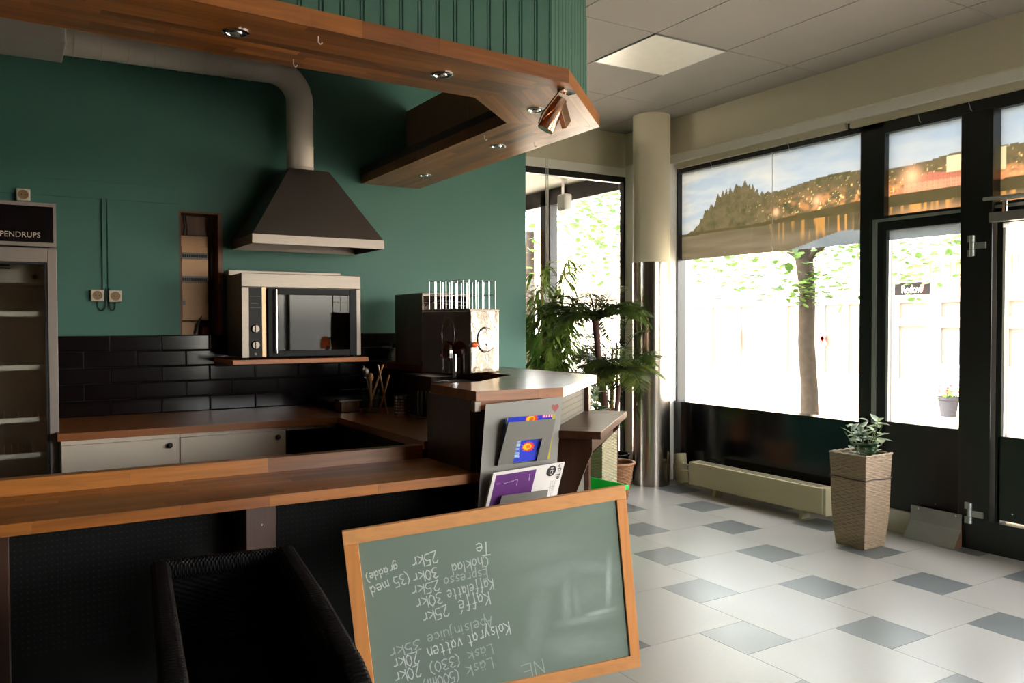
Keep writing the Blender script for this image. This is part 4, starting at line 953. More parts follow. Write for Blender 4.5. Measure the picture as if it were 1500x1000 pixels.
# ---- wicker
def sqr(t, hx, hy, r=.012):
    """rounded rectangle perimeter"""
    t = t % 1.0; k = int(t*4); u = t*4-k
    C = [(-hx,-hy),(hx,-hy),(hx,hy),(-hx,hy)]; Nn = [(0,-1),(1,0),(0,1),(-1,0)]
    a = C[k]; b = C[(k+1)%4]; n = Vector((*Nn[k],0)); p = Vector((a[0]+(b[0]-a[0])*u, a[1]+(b[1]-a[1])*u, 0))
    e = .06
    if u < e: n = (n*(.5+.5*u/e)+Vector((*Nn[k-1],0))*(.5-.5*u/e)).normalized()
    if u > 1-e: w_ = (u-1+e)/e; n = (n*(1-.5*w_)+Vector((*Nn[(k+1)%4],0))*(.5*w_)).normalized()
    return p, n
def tallpot(h, b0, b1, su=28, rows=50, ex=1.0, m=None, name='woven_wall'):
    def fn(t, v):
        bul = b0+(b1-b0)*v**.8+.006*math.sin(PI*min(1,v*1.3))
        p, n = sqr(t, bul*ex, bul); return p+Vector((0,0,v*h)), n
    return weave(fn, su, rows, .0055)
wick_g = mat('grey_wicker', srgb(150,128,104), .6, noise=.35, scale=30, aniso=(1,1,4))
wick_p = mat('pale_wicker', srgb(172,160,130), .65, noise=.25, scale=40)
wick_b = mat('brown_wicker', srgb(150,104,68), .55, noise=.3, scale=30)
soil = mat('soil', srgb(60,44,32), .9, bump=.5)
pl = thing('wicker_planter', 'tall square grey brown wicker planter standing before the left door leaf', 'planter', (0,0,0))
tallpot(.615, .106, .138).build('woven_wall', wick_g, pl)
MB().box(-.125,.125,-.125,.125,.50,.515).build('inner_floor', soil, pl)
rim = MB().tube([tuple(sqr(k/64, .136, .136)[0]+Vector((0,0,.612+.003*math.sin(k*1.7)))) for k in range(64)], .0075, 6, closed=True); rim.build('rim', wick_g, pl)
MB().tube([tuple(sqr(k/64, .137, .137)[0]+Vector((0,0,.455+.004*math.sin(k*.4)))) for k in range(64)], .0035, 5, closed=True).build('band', mat('dark_cane', srgb(56,40,30), .6), pl)
pl.location = (4.79,3.39,0)
p2 = thing('wicker_planter', 'tall pale seagrass planter standing right of the bar ledge', 'planter', (0,0,0))
tallpot(.84, .095, .118, 24, 80, ex=.62).build('woven_wall', wick_p, p2)
MB().box(-.07,.07,-.10,.10,.72,.735).build('inner_floor', soil, p2)
p2.location = (3.56,4.62,0); p2.rotation_euler = (0,0,math.radians(4))
pb = thing('round_basket', 'round brown wicker basket on the floor behind the pale planter', 'basket', (0,0,0))
def rb(t, v):
    r = .105+.05*v; a = 2*PI*t; n = Vector((math.cos(a), math.sin(a), 0)); return n*r+Vector((0,0,v*.30)), n
weave(rb, 26, 22, .005).build('woven_wall', wick_b, pb)
MB().tube([(.16*math.cos(k*PI/24), .16*math.sin(k*PI/24), .305) for k in range(48)], .012, 8, closed=True).build('rim', wick_b, pb)
MB().lathe([(0,.24),(.14,.24)], (0,0,0), 24).build('inner_floor', soil, pb)
pb.location = (4.30,5.36,0)
bp = thing('plant_pot', 'black plastic plant pot half hidden behind the steel column', 'pot', (4.93,6.08,0))
MB().lathe([(.12,0),(.145,.22),(.155,.225),(.155,.24),(.14,.24),(.13,.2),(0,.2)], (4.86,6.08,0), 32).build('pot_body', black_pl, bp)
# ---- green crates
gp = mat('green_plastic', srgb(40,190,80), .35, noise=.04)
def crate(lab, z, loc):
    t_ = thing('green_crate', lab, 'crate', (0,0,0), 'green plastic crates')
    hx, hy, h = .15, .20, .235
    m_ = MB()
    for sx in (-1,1): m_.obox((sx*hx*.93,0,h*.5), (.002,0,0), (0,hy*.93,0), (sx*hx*.05,0,h*.5))
    m_.build('side_wall', gp, t_)
    for s_ in (-1,1):
        for k in range(14):
            x = -hx*.86+k*hx*1.72/13; B(x-.003,x+.003,s_*hy*.93-.003,s_*hy*.93+.003,.03,h-.06).build('slat', gp, t_)
        B(-hx*.95,hx*.95,s_*hy*.95-.003,s_*hy*.95+.003,h-.06,h).build('end_band', gp, t_); B(-hx*.9,hx*.9,s_*hy*.93-.003,s_*hy*.93+.003,0,.03).build('end_band', gp, t_)
    B(-hx*.9,hx*.9,-hy*.9,hy*.9,0,.006).build('base', gp, t_)
    r_ = MB(); r_.box(-hx-.012,hx+.012,-hy-.012,-hy,h-.03,h).box(-hx-.012,hx+.012,hy,hy+.012,h-.03,h).box(-hx-.012,-hx,-hy,hy,h-.03,h).box(hx,hx+.012,-hy,hy,h-.03,h)
    r_.build('rim', gp, t_, bevel=.003)
    t_.location = (loc[0],loc[1],z); t_.rotation_euler = (0,0,math.radians(8)); return t_
crate('green plastic crate, topmost, right of the bar below the ledge', .239, (3.06,4.10)); crate('green plastic crate, lower one, under the topmost green crate', 0, (3.06,4.10))
# ---- radiator
ra = thing('radiator', 'low cream convector radiator on feet under the black window panel', 'radiator', (5.1,4.6,0))
rad_m = mat('radiator_cream', srgb(196,184,150), .45, noise=.04, scale=6)
B(5.03,5.16,3.87,5.25,.065,.262).build('casing', rad_m, ra, bevel=.006)
B(5.035,5.165,3.845,3.872,.06,.266).build('end_cap', rad_m, ra, bevel=.006)
for k in range(2): B(5.055+k*.045,5.085+k*.045,3.92,5.2,.260,.265).build('top_slot', mat('slot_shade', srgb(150,140,112), .6), ra)
for y in (4.06, 4.95): MB().extr([(5.06,y,.07),(5.12,y,.07),(5.14,y,0),(5.04,y,0)], (0,.035,0)).build('foot', rad_m, ra)
for (yy, z, r) in ((5.255,.20,.018),(5.255,.13,.024),(5.255,.08,.015)): pass
MB().tube([(5.10,5.25,.215),(5.10,5.40,.215),(5.16,5.46,.215)], .009, 8).build('pipe', rad_m, ra)
MB().tube([(5.10,5.25,.16),(5.10,5.42,.16),(5.17,5.47,.16)], .009, 8).build('pipe', rad_m, ra)
MB().lathe([(.02,5.25-5.25),(.02,.05),(.016,.07)], (5.10,5.25,.215), 16, 'y').build('valve', mat('valve_white', srgb(220,208,180), .4), ra)
MB().lathe([(.008,0),(.008,.03)], (5.07,5.26,.12), 10, 'y').build('drain_cap', mat('rust_red', srgb(120,60,34), .6), ra)
wsh = st(MB().tube([(5.2,5.50,.02),(5.2,5.52,.12),(5.2,5.54,.28)], .055, 14).build('trim_14', rad_m))
# ---- leaves
def leaf(mb, p, d, nrm, L_, W_, fold=.25, droop=.0, seg=4):
    d = Vector(d).normalized(); s_ = d.cross(Vector(nrm)); s_ = s_.normalized() if s_.length > 1e-4 else Vector((1,0,0)); n_ = s_.cross(d)
    b = len(mb.v); p = Vector(p)
    for i in range(seg+1):
        t = i/seg; w_ = W_*math.sin(PI*min(.98,max(.03,t**.8)))*.5; c = p+d*(L_*t)-Vector((0,0,1))*droop*L_*t*t
        mb.v += [tuple(c-s_*w_+n_*fold*w_), tuple(c), tuple(c+s_*w_+n_*fold*w_)]
    for i in range(seg):
        q = b+i*3; mb.f += [(q,q+1,q+4,q+3),(q+1,q+2,q+5,q+4)]
R = random.uniform
vg = leafmat('variegated_leaf', srgb(44,92,52), srgb(206,214,180), .25)
dg_ = leafmat('green_leaf', srgb(40,86,36), srgb(96,134,52), .45)
def sprig(name, lab, loc, stems, n, h, spread, L_, W_, m1, group=None, seed=3):
    random.seed(seed)
    t_ = thing(name, lab, 'plant', loc, group); t_.location = loc
    x, y, z = loc
    for s_ in range(stems):
        a = R(0,2*PI); tip = Vector((x+spread*math.cos(a)*R(.3,1), y+spread*math.sin(a)*R(.3,1), z+h*R(.55,1)))
        base = Vector((x+R(-.02,.02), y+R(-.02,.02), z))
        MB().tube([base, (base+tip)/2+Vector((0,0,.02)), tip], [.004,.003,.0015], 6).build('stem', mat('stem_green', srgb(96,110,56), .6), t_)
        for k in range(n):
            f = R(.15,1); p = base.lerp(tip, f); a2 = R(0,2*PI)
            mb = MB(); mb.smooth = True
            leaf(mb, p, (math.cos(a2), math.sin(a2), R(-.1,.9)), (0,0,1), L_*R(.7,1.2), W_*R(.8,1.15), .35, .15)
            mb.build('leaf', m1, t_)
sprig('potted_plant', 'variegated leafy plant in the tall planter before the door', (4.82,3.37,.51), 11, 9, .33, .15, .095, .048, vg, seed=11)
sprig('potted_plant', 'variegated leafy plant in the pale planter behind the bar ledge', (3.56,4.62,.735), 6, 8, .30, .09, .085, .045, vg, seed=5)
# palms
pm = leafmat('palm_leaf', srgb(46,66,28), srgb(104,124,56), .45); pm2 = leafmat('palm_leaf_light', srgb(66,92,34), srgb(150,160,84), .45)
trunk_m = mat('trunk_brown', srgb(76,44,34), .8, noise=.3, scale=30, bump=.6); cane_m = mat('cane_orange', srgb(170,104,48), .5, noise=.25, scale=8, aniso=(1,1,6))
def frond(par, base, az, L_, rise, droop, m, ll=.20, n=34):
    pts = []; d = Vector((math.cos(az), math.sin(az), 0))
    for i in range(n+1):
        t = i/n; pts.append(Vector(base)+d*(L_*(t-.12*t*t))+Vector((0,0,L_*(rise*t-droop*t*t))))
    mb = MB(); mb.tube(pts, [.005*(1-.8*i/n)+.001 for i in range(n+1)], 5); mb.smooth = True
    for i in range(3, n):
        t = i/n; tg_ = (pts[i+1]-pts[i-1]).normalized(); sd_ = tg_.cross(Vector((0,0,1))).normalized()
        for s_ in (-1,1):
            leaf(mb, pts[i], sd_*s_*1.0+tg_*.75+Vector((0,0,R(-.15,.25))), (0,0,1), ll*math.sin(PI*(.15+.8*t))*R(.85,1.1), .017, .2, .25, 3)
    mb.build('frond', m, par)
def trunk(par, pts, r): MB().tube(pts, r, 12).build('trunk', trunk_m, par)
random.seed(21)
pa = thing('potted_palm', 'dark feathery palm with brown trunk rising from the round basket', 'palm', (4.22,5.45,.25))
tx, ty = 4.20, 5.50
trunk(pa, [(4.29,5.38,.24),(4.26,5.42,.7),(4.22,5.47,1.1),(tx,ty,1.50)], [.028,.026,.024,.030])
for k in range(34):
    frond(pa, (tx,ty,1.49), k*2*PI/34*5.0+R(-.15,.15), R(.38,.56), R(.45,1.15), R(.35,.9), pm)
trunk(pa, [(4.31,5.36,.24),(4.30,5.36,.6),(4.33,5.35,.95)], [.02,.018,.02])
for k in range(26): frond(pa, (4.33,5.36,1.05), k*2*PI/26+R(-.2,.2), R(.30,.46), R(.5,1.1), R(.4,.9), pm2 if k%2 else pm)
pc = thing('cane_palm', 'tall bushy cane palm in the black pot beside the column', 'palm', (4.86,6.08,.2))
for k in range(9):
    a = R(0,2*PI); bx, by = 4.80+.07*math.cos(a), 6.06+.07*math.sin(a); zt_ = R(1.0,1.5); tx2, ty2 = bx+R(-.12,.02), by+R(-.1,.05)
    MB().tube([(bx,by,.2),(bx,by,.6),(tx2,ty2,zt_)], [.013,.012,.008], 8).build('cane', cane_m, pc)
    for q in range(7): frond(pc, (tx2,ty2,zt_-R(0,.45)), R(.45*PI,1.55*PI), R(.34,.6), R(.7,1.5), R(.5,1.2), pm2 if (k+q)%2 else pm, .15, 22)
bt = thing('bamboo_plant', 'tall leafy bamboo beside the green wall end before the rear window', 'plant', (4.13,6.05,0))
MB().lathe([(.11,0),(.14,.24),(.15,.25),(.13,.25),(.12,.2),(0,.2)], (4.12,6.05,0), 28).build('pot', black_pl, bt)
fol = MB(); fol.smooth = True; random.seed(4)
for k in range(9):
    a = k*2*PI/9; bx, by = 4.12+.05*math.cos(a), 6.05+.05*math.sin(a)
    ex_, ey_ = bx+.20*math.cos(a)*R(.4,1), min(by+.15*math.sin(a)*R(.4,1), 6.25); h_s = R(1.5,2.0) if k else 2.05
    p0, p1 = Vector((bx,by,.2)), Vector((ex_,ey_,h_s))
    MB().tube([p0, p0.lerp(p1,.5)+Vector((0,0,.05)), p1], [.009,.007,.003], 7).build('cane', cane_m, bt)
    for i in range(44):
        f = .25+.75*i/44; p = p0.lerp(p1, f); az = R(0,2*PI); bl = R(.06,.20)*(1.15-f*.6)
        tw = p+Vector((math.cos(az)*bl, math.sin(az)*bl*.7, bl*.35)); tw.y = min(tw.y, 6.30)
        fol.tube([p, tw], .0012, 4, cap=False)
        for j in range(6):
            aa = az+R(-1.1,1.1); leaf(fol, tw+Vector((R(-.015,.015),R(-.015,.015),0)), (math.cos(aa), math.sin(aa)*.8, R(-1.0,.5)), (0,0,1), R(.12,.20), R(.022,.034), .2, .35, 3)
o = fol.build('foliage', leafmat('bamboo_leaf', srgb(84,124,44), srgb(168,188,100), .55), bt); o['kind'] = 'stuff'
random.seed(50)
# ================================================================== FOREGROUND: CHALKBOARD, CHAIR
TL = Vector((1.0012,2.8009,.7286)); AX = Vector((.75512,-.25012,.08508)).normalized(); DN = Vector((.07424,-.00252,-.53661)); DN = (DN-AX*DN.dot(AX)).normalized(); NB = AX.cross(DN).normalized()
if NB.y > 0: NB = -NB                                                     # towards the viewer
BW, BH = 1.085, .735; fwid = .052; ft = .022
def bp_(u, v, n=0): return TL+AX*u+DN*v+NB*n
ck = thing('chalkboard', 'green chalkboard price list in pine frame, upside down, leaning by counter', 'chalkboard', (1.5,2.6,0))
def bbox(u0, u1, v0, v1, n0, n1): 
    c = bp_((u0+u1)/2, (v0+v1)/2, (n0+n1)/2); return MB().obox(c, AX*(u1-u0)/2, DN*(v1-v0)/2, NB*(n1-n0)/2)
bbox(0,BW,0,fwid,-ft,0).build('frame_rail', w_pine, ck, bevel=.002)
bbox(0,BW,BH-fwid,BH,-ft,0).build('frame_rail', w_pine, ck, bevel=.002)
bbox(0,fwid,fwid,BH-fwid,-ft,0).build('frame_stile', w_pinez, ck, bevel=.002)
bbox(BW-fwid+.012,BW,fwid,BH-fwid,-ft,0).build('frame_stile', w_pinez, ck, bevel=.002)
bbox(.02,BW-.02,.02,BH-.02,-ft*.8,-.010).build('board', mat('board_back', srgb(100,116,104), .8), ck)
def board_fn(s, t):
    u = s*(BW-.09)+.045; v = t*(BH-.09)+.045
    k = .80+.10*fbm(u*3,v*4,2)
    k = k+.06*np.clip(fbm(u*4+v*2,v*14+u*5,8)-.45,0,1)*3*np.clip((u-.5)*3,0,1)
    sm = 0*u
    def smear(cx, cy, w_, h_, a, st_):
        nonlocal sm
        x = (u-cx)*math.cos(a)+(v-cy)*math.sin(a); y = -(u-cx)*math.sin(a)+(v-cy)*math.cos(a)
        g_ = np.exp(-(np.abs(x)/w_)**3-(np.abs(y)/h_)**3); sm = np.maximum(sm, g_*st_*(.45+.9*fbm(x*8/w_*.3+3, y*40, 5)))
    smear(.985,.37,.012,.095,.12,.75); smear(.935,.485,.06,.010,-.05,.7); smear(.87,.50,.10,.016,0,.35)
    smear(.81,.41,.02,.10,.08,.35); smear(.85,.42,.018,.09,0,.25); smear(.92,.30,.12,.03,.25,.22)
    smear(.80,.30,.16,.05,-.15,.2); smear(.85,.6,.16,.05,.1,.24); smear(.68,.5,.04,.2,.25,.18); smear(.62,.62,.06,.06,0,.16)
    smear(.75,.2,.2,.06,.1,.14); smear(.9,.4,.1,.1,0,.14)
    c = lin(134,150,136)*(k[...,None]*1.05); return c*(1-sm[...,None])+lin(196,206,200)*sm[...,None]
org = bp_(.045,.045,-.0085)
print_grid('writing_surface', tuple(org), tuple(AX*(BW-.09)), tuple(DN*(BH-.09)), 220, 150, board_fn, vcol_mat('chalk_slate', 0, .7), ck)
# single stroke hand lettering
G = {
'T':[[(0,1),(.7,1)],[(.35,1),(.3,0)]], 'e':[[(.05,.32),(.5,.36),(.45,.58),(.22,.62),(.04,.4),(.08,.1),(.3,0),(.52,.1)]],
'2':[[(.05,.8),(.2,1),(.45,.95),(.5,.72),(.05,0),(.6,.02)]], '5':[[(.55,1),(.15,1),(.1,.58),(.4,.6),(.55,.35),(.4,.03),(.05,.05)]],
'3':[[(.05,.92),(.3,1),(.5,.82),(.2,.55),(.5,.4),(.5,.15),(.25,0),(.02,.1)]], '0':[[(.3,1),(.06,.7),(.06,.25),(.3,0),(.52,.3),(.52,.75),(.3,1)]],
'k':[[(.05,1),(.03,0)],[(.5,.62),(.05,.3),(.5,0)]], 'K':[[(.05,1),(.03,0)],[(.55,.95),(.05,.45),(.6,0)]], 'r':[[(.08,.6),(.06,0)],[(.07,.4),(.25,.6),(.42,.56)]],
'C':[[(.55,.85),(.35,1),(.08,.7),(.06,.3),(.3,0),(.55,.12)]], 'h':[[(.06,1),(.04,0)],[(.05,.4),(.3,.6),(.45,.4),(.45,0)]],
'o':[[(.28,.6),(.05,.4),(.08,.1),(.28,0),(.48,.15),(.46,.48),(.28,.6)]], 'l':[[(.15,1),(.12,0)]], 'a':[[(.45,.5),(.2,.6),(.04,.3),(.2,0),(.45,.25)],[(.46,.6),(.48,0)]],
'd':[[(.46,.5),(.2,.6),(.04,.3),(.2,0),(.46,.25)],[(.5,1),(.48,0)]], '(':[[(.35,1.1),(.12,.8),(.1,.2),(.35,-.15)]], ')':[[(.05,1.1),(.3,.8),(.3,.2),(.05,-.15)]],
'm':[[(.05,.6),(.04,0)],[(.05,.45),(.22,.6),(.32,.45),(.32,0)],[(.32,.45),(.5,.6),(.62,.42),(.62,0)]], 'g':[[(.46,.5),(.2,.6),(.04,.3),(.2,.05),(.46,.25)],[(.48,.6),(.48,-.2),(.25,-.4),(.03,-.25)]],
'ä':[[(.45,.5),(.2,.6),(.04,.3),(.2,0),(.45,.25)],[(.46,.6),(.48,0)],[(.13,.8),(.17,.84)],[(.38,.8),(.42,.84)]], 'E':[[(.55,1),(.08,1),(.05,0),(.55,0)],[(.06,.52),(.45,.52)]],
's':[[(.42,.55),(.2,.6),(.08,.45),(.4,.22),(.3,0),(.04,.05)]], 'p':[[(.06,.6),(.02,-.4)],[(.06,.5),(.3,.6),(.48,.35),(.3,.02),(.06,.1)]],
'f':[[(.5,.9),(.32,1),(.22,.7),(.2,-.3)],[(.05,.55),(.42,.55)]], 't':[[(.22,.95),(.2,.1),(.38,0)],[(.04,.62),(.42,.62)]], 'é':[[(.05,.32),(.5,.36),(.45,.58),(.22,.62),(.04,.4),(.08,.1),(.3,0),(.52,.1)],[(.3,.8),(.5,1.05)]],
'A':[[(0,0),(.3,1),(.6,0)],[(.1,.35),(.5,.35)]], 'i':[[(.1,.6),(.1,0)],[(.1,.8),(.12,.84)]], 'n':[[(.05,.6),(.04,0)],[(.05,.4),(.3,.6),(.46,.4),(.46,0)]],
'j':[[(.25,.6),(.25,-.2),(.05,-.35)],[(.25,.8),(.27,.84)]], 'u':[[(.05,.6),(.06,.15),(.25,0),(.45,.15)],[(.47,.6),(.47,0)]], 'c':[[(.45,.5),(.25,.6),(.05,.35),(.2,0),(.46,.08)]],
'y':[[(.05,.6),(.25,.05)],[(.5,.6),(.1,-.4)]], 'v':[[(.03,.6),(.22,0),(.45,.6)]], 'L':[[(.08,1),(.05,0),(.5,.02)]], 'N':[[(.05,0),(.06,1),(.5,0),(.52,1)]], ' ':[]}
def advance(ch_): return {'l':.32,'i':.28,' ':.45,'m':.78,'(':.45,')':.42,'j':.42}.get(ch_, .64)
LINES = [('Te',(.531,.155),(.474,.153),.050,1.),('25kr',(.332,.151),(.229,.166),.045,1.),('Choklad',(.52,.203),(.378,.212),.042,.75),('30kr',(.327,.21),(.227,.223),.040,.9),('(35 med',(.221,.209),(.075,.241),.040,.9),
('grädde)',(.184,.166),(.065,.188),.032,.9),('Espresso',(.512,.250),(.343,.256),.038,.55),('25kr',(.328,.26),(.215,.27),.040,.8),('Kaffelatte',(.53,.294),(.351,.308),.044,.75),('30kr',(.333,.308),(.226,.322),.044,.85),
('Kaffé',(.511,.345),(.388,.359),.050,.85),('25kr',(.351,.36),(.246,.381),.044,.85),('Apelsinjuice',(.511,.437),(.259,.462),.042,.5),('35kr',(.235,.469),(.111,.488),.040,.6),('Kolsyrat vatten',(.576,.475),(.254,.516),.050,1.),
('20kr',(.223,.517),(.12,.532),.046,.95),('Läsk',(.503,.543),(.401,.557),.040,.45),('(330)',(.375,.559),(.257,.572),.042,.75),('20kr',(.224,.567),(.12,.585),.046,.95),('Läsk',(.499,.597),(.389,.614),.044,.5),('(500ml)',(.365,.616),(.226,.632),.042,.7),('NE',(.697,.650),(.601,.660),.055,.5)]
def chalk(i): return mat('chalk_%d' % i, tuple(list(np.array(srgb(222,228,222)[:3])*i/100+np.array(srgb(128,144,131)[:3])*(1-i/100))+[1]), .9)
for (txt, a, b, h, st_) in LINES:
    mb = MB(); a = Vector(a); b = Vector(b); d = (b-a); tot = sum(advance(c) for c in txt); k = d.length/tot; d.normalize(); upv = Vector((-d.y, d.x))
    if upv.y < 0: upv = -upv          # upside down lettering: up on the letters points down the board
    # in image terms the letters stand on the upper side; baseline towards the board top
    x = 0
    h_ = h
    for c in txt:
        for strk in G.get(c, []):
            P_ = [(a+d*(x+q[0])*k+upv*(q[1]-.5)*h_) for q in strk]
            P_ = [p+Vector((random.uniform(-1,1), random.uniform(-1,1)))*.0006 for p in P_]
            for p, q in zip(P_[:-1], P_[1:]):
                t_ = (q-p); 
                if t_.length < 1e-5: continue
                t_.normalize(); s_ = Vector((-t_.y, t_.x))*.0020; e_ = t_*.0008
                mb.add([bp_(*(p-s_-e_),-.0075), bp_(*(q-s_+e_),-.0075), bp_(*(q+s_+e_),-.0075), bp_(*(p+s_-e_),-.0075)], [(0,1,2,3)])
        x += advance(c)
    mb.build('chalk_line', chalk(int(st_*20)*5), ck)
# ---- black rattan armchair pushed under the counter
rat = mat('black_rattan', srgb(17,14,15), .5, noise=.3, scale=60, spec=.15)
ch_ = thing('rattan_armchair', 'black woven rattan armchair with its back against the front counter', 'chair', (.55,2.3,0))
def wtube(pts, r0, r1, stakes, nrow, A=.0022, flat=1.0):
    """woven flat tube along a path"""
    P_ = [Vector(p) for p in pts]; seg = []
    tot = sum((P_[i+1]-P_[i]).length for i in range(len(P_)-1)); acc = 0; out = MB(); out.smooth = True; nu = stakes*4; rows_ = nrow; nv = rows_*4
    def at_(v):
        L_ = v*tot
        for i in range(len(P_)-1):
            l = (P_[i+1]-P_[i]).length
            if L_ <= l or i == len(P_)-2: return P_[i].lerp(P_[i+1], min(1, L_/l)), i
            L_ -= l
    prev = None
    for j in range(nv+1):
        v = j/nv; c, i = at_(v); c2, _ = at_(min(1, v+.02)); c1, _ = at_(max(0, v-.02)); t_ = (c2-c1).normalized()
        sd_ = t_.cross(Vector((0,0,1))).normalized() if abs(t_.z) < .95 else Vector((1,0,0)); n_ = sd_.cross(t_).normalized()
        row = min(int(v*rows_), rows_-1); ph = 1 if row%2 == 0 else -1; pr = abs(math.sin(PI*v*rows_))**.5
        for q in range(nu):
            a = 2*PI*q/nu; e = abs(math.cos(a))**.6*(1 if math.cos(a) > 0 else -1); f = abs(math.sin(a))**.6*(1 if math.sin(a) > 0 else -1)
            h_ = A*(ph*math.sin(PI*q/nu*stakes)*pr+.5*pr)
            out.v.append(tuple(c+sd_*e*(r0+h_)+n_*f*(r1+h_)))
    for j in range(nv):
        for q in range(nu): out.f.append((j*nu+q, j*nu+(q+1)%nu, (j+1)*nu+(q+1)%nu, (j+1)*nu+q))
    return out
zr = .70
A0 = (.405,2.87,zr-.03); A1 = (.80,2.81,zr-.03)
wtube([A0, A1], .024, .03, 14, 66).build('back_rail', rat, ch_)
wtube([(.405,2.87,zr-.03),(.345,2.35,zr-.03),(.285,1.80,zr-.04),(.27,1.60,zr-.08)], .028, .03, 14, 150).build('arm_rest', rat, ch_)
wtube([(.80,2.81,zr-.03),(.735,2.3,zr-.03),(.665,1.80,zr-.04),(.63,1.58,zr-.08)], .030, .035, 14, 150).build('arm_rest', rat, ch_)
def panel(p00, p10, p11, p01, su, rows, name):
    mb = MB(); mb.smooth = True; p00, p10, p11, p01 = map(Vector, (p00,p10,p11,p01)); n = (p10-p00).cross(p01-p00).normalized(); nu = su*3; nv = rows*3
    for j in range(nv+1):
        for i in range(nu+1):
            u, v = i/nu, j/nv; p = p00.lerp(p10,u).lerp(p01.lerp(p11,u), v); row = min(int(v*rows), rows-1); ph = 1 if row%2 == 0 else -1
            mb.v.append(tuple(p+n*.0025*ph*math.sin(PI*u*su)*abs(math.sin(PI*v*rows))**.5))
    for j in range(nv):
        for i in range(nu): q = j*(nu+1)+i; mb.f.append((q,q+1,q+nu+2,q+nu+1))
    return mb.build(name, rat, ch_)
panel((.39,2.84,.42),(.78,2.78,.42),(.80,2.80,zr-.04),(.405,2.86,zr-.04), 20, 30, 'backrest')
panel((.36,1.62,.30),(.405,2.84,.30),(.405,2.86,zr-.05),(.28,1.60,zr-.09), 50, 40, 'side_panel')
panel((.62,1.62,.30),(.78,2.80,.30),(.80,2.80,zr-.05),(.64,1.60,zr-.09), 50, 40, 'side_panel')
MB().prism([(.37,2.0),(.40,2.83),(.77,2.78),(.66,1.95)], .38, .43).build('seat', rat, ch_, bevel=.01)
for (x,y) in ((.31,1.62),(.64,1.60),(.41,2.84),(.79,2.79)): MB().tube([(x,y,0),(x,y,.62)], .022, 10).build('leg', rat, ch_)
# ================================================================== STREET
pav = mat('street_paving', srgb(196,186,170), .9, noise=.08, scale=2, spec=.2)
gnd = MB().add([(5.44,-14,-.06),(18.0,-14,-.60),(18.0,40,-.60),(5.44,40,-.06),(5.44,-14,-.3),(18,-14,-.9),(18,40,-.9),(5.44,40,-.3)], [(0,1,2,3),(4,7,6,5),(0,3,7,4),(1,5,6,2),(0,4,5,1),(3,2,6,7)]).build('street_ground', pav); st(gnd)
def gz(x): return -.06-(x-5.44)*.54/12.56
MB().box(12.0,12.12,-14,40,gz(12)-.02,gz(12)+.06).build('kerb', mat('kerb_stone', srgb(170,164,156), .8), gnd)
fc_w = mat('facade_white', srgb(216,208,194), .9, spec=.1); fc_t = mat('facade_siding', srgb(206,190,158), .7); fgl = mat('shop_glass', srgb(96,88,80), .4, noise=.4, scale=1.2, spec=.2)
bld = thing('shop_building', 'pale low shop building across the street with vertical siding above', 'building', (18.2,14,-.6))
XF = 18.0
B(XF+.12, XF+5, -4, 30, -.6, 5.2).build('wall', fc_w, bld)
B(XF-.02, XF+.12, -4, 30, -.6, .10).build('plinth', fc_w, bld)
B(XF-.06, XF+.12, -4, 30, 2.30, 2.46).build('ledge', mat('ledge_grey', srgb(150,140,128), .9, spec=.1), bld)
sid = MB()
for k in range(280): 
    y = -4+k*.12; sid.box(XF+.04, XF+.12, y+.008, y+.112, 2.46, 5.2)
o = sid.build('siding_boards', fc_t, bld); o['kind'] = 'stuff'
B(XF-1.1, XF+.2, -4, 10.2, 5.2, 5.35).build('roof_edge', fc_w, bld)
MB().extr([(XF-.8,12.2,2.75),(XF-.8,-4,3.5),(XF-.8,-4,3.6),(XF-.8,12.2,2.85)], (.9,0,0)).build('sloping_canopy', fc_t, bld)
def shopwin(y0, y1, z0, z1, nm='window', mull=()):
    f = MB(); t_ = .07
    f.box(XF-.03,XF+.12,y0+t_,y1-t_,z0,z0+t_).box(XF-.03,XF+.12,y0+t_,y1-t_,z1-t_,z1).box(XF-.03,XF+.12,y0,y0+t_,z0,z1).box(XF-.03,XF+.12,y1-t_,y1,z0,z1)
    for q in mull: f.box(XF-.025,XF+.10,q-.03,q+.03,z0+t_,z1-t_)
    w_ = f.build(nm, fc_w, bld); B(XF+.08,XF+.11,y0+t_,y1-t_,z0+t_,z1-t_).build('pane', fgl, w_); return w_
shopwin(8.0,10.82,.45,1.42,mull=(9.3,)); shopwin(8.0,10.82,1.52,2.0,mull=(9.3,)); shopwin(10.95,11.85,1.50,2.0)
shopwin(12.7,15.15,.10,2.0,mull=(13.2,13.9,14.7)); shopwin(16.0,18.9,.05,2.0,mull=(16.8,17.9)); shopwin(19.4,22,.05,2.0,mull=(20.5,)); shopwin(3.5,7.4,.1,2.0,mull=(5.4,))
# panels beneath
for (a, b) in ((8.0,9.25),(9.35,10.82)): B(XF-.06,XF+.11,a+.05,b-.05,-.45,.08).build('panel', fc_w, bld, bevel=.02)
sdoor = MB().box(XF-.05,XF+.11,10.95,11.03,-.6,1.46).box(XF-.05,XF+.11,11.77,11.85,-.6,1.46).box(XF-.05,XF+.11,11.03,11.77,1.38,1.46).box(XF-.05,XF+.11,11.03,11.77,-.6,.12).build('door', fc_w, bld)
B(XF+.05,XF+.08,11.03,11.77,.12,1.38).build('door_glass', fgl, sdoor); B(XF-.07,XF-.05,11.12,11.68,-.48,0).build('door_panel', fc_w, sdoor)
sg = thing('shop_sign', 'dark grey shop sign lettered Redovi above the door across the street', 'sign', (17.9,11.2,2.2))
B(17.86,17.96,10.88,11.76,2.10,2.40).build('board', mat('sign_grey', srgb(34,32,32), 1.0, spec=.05), sg)
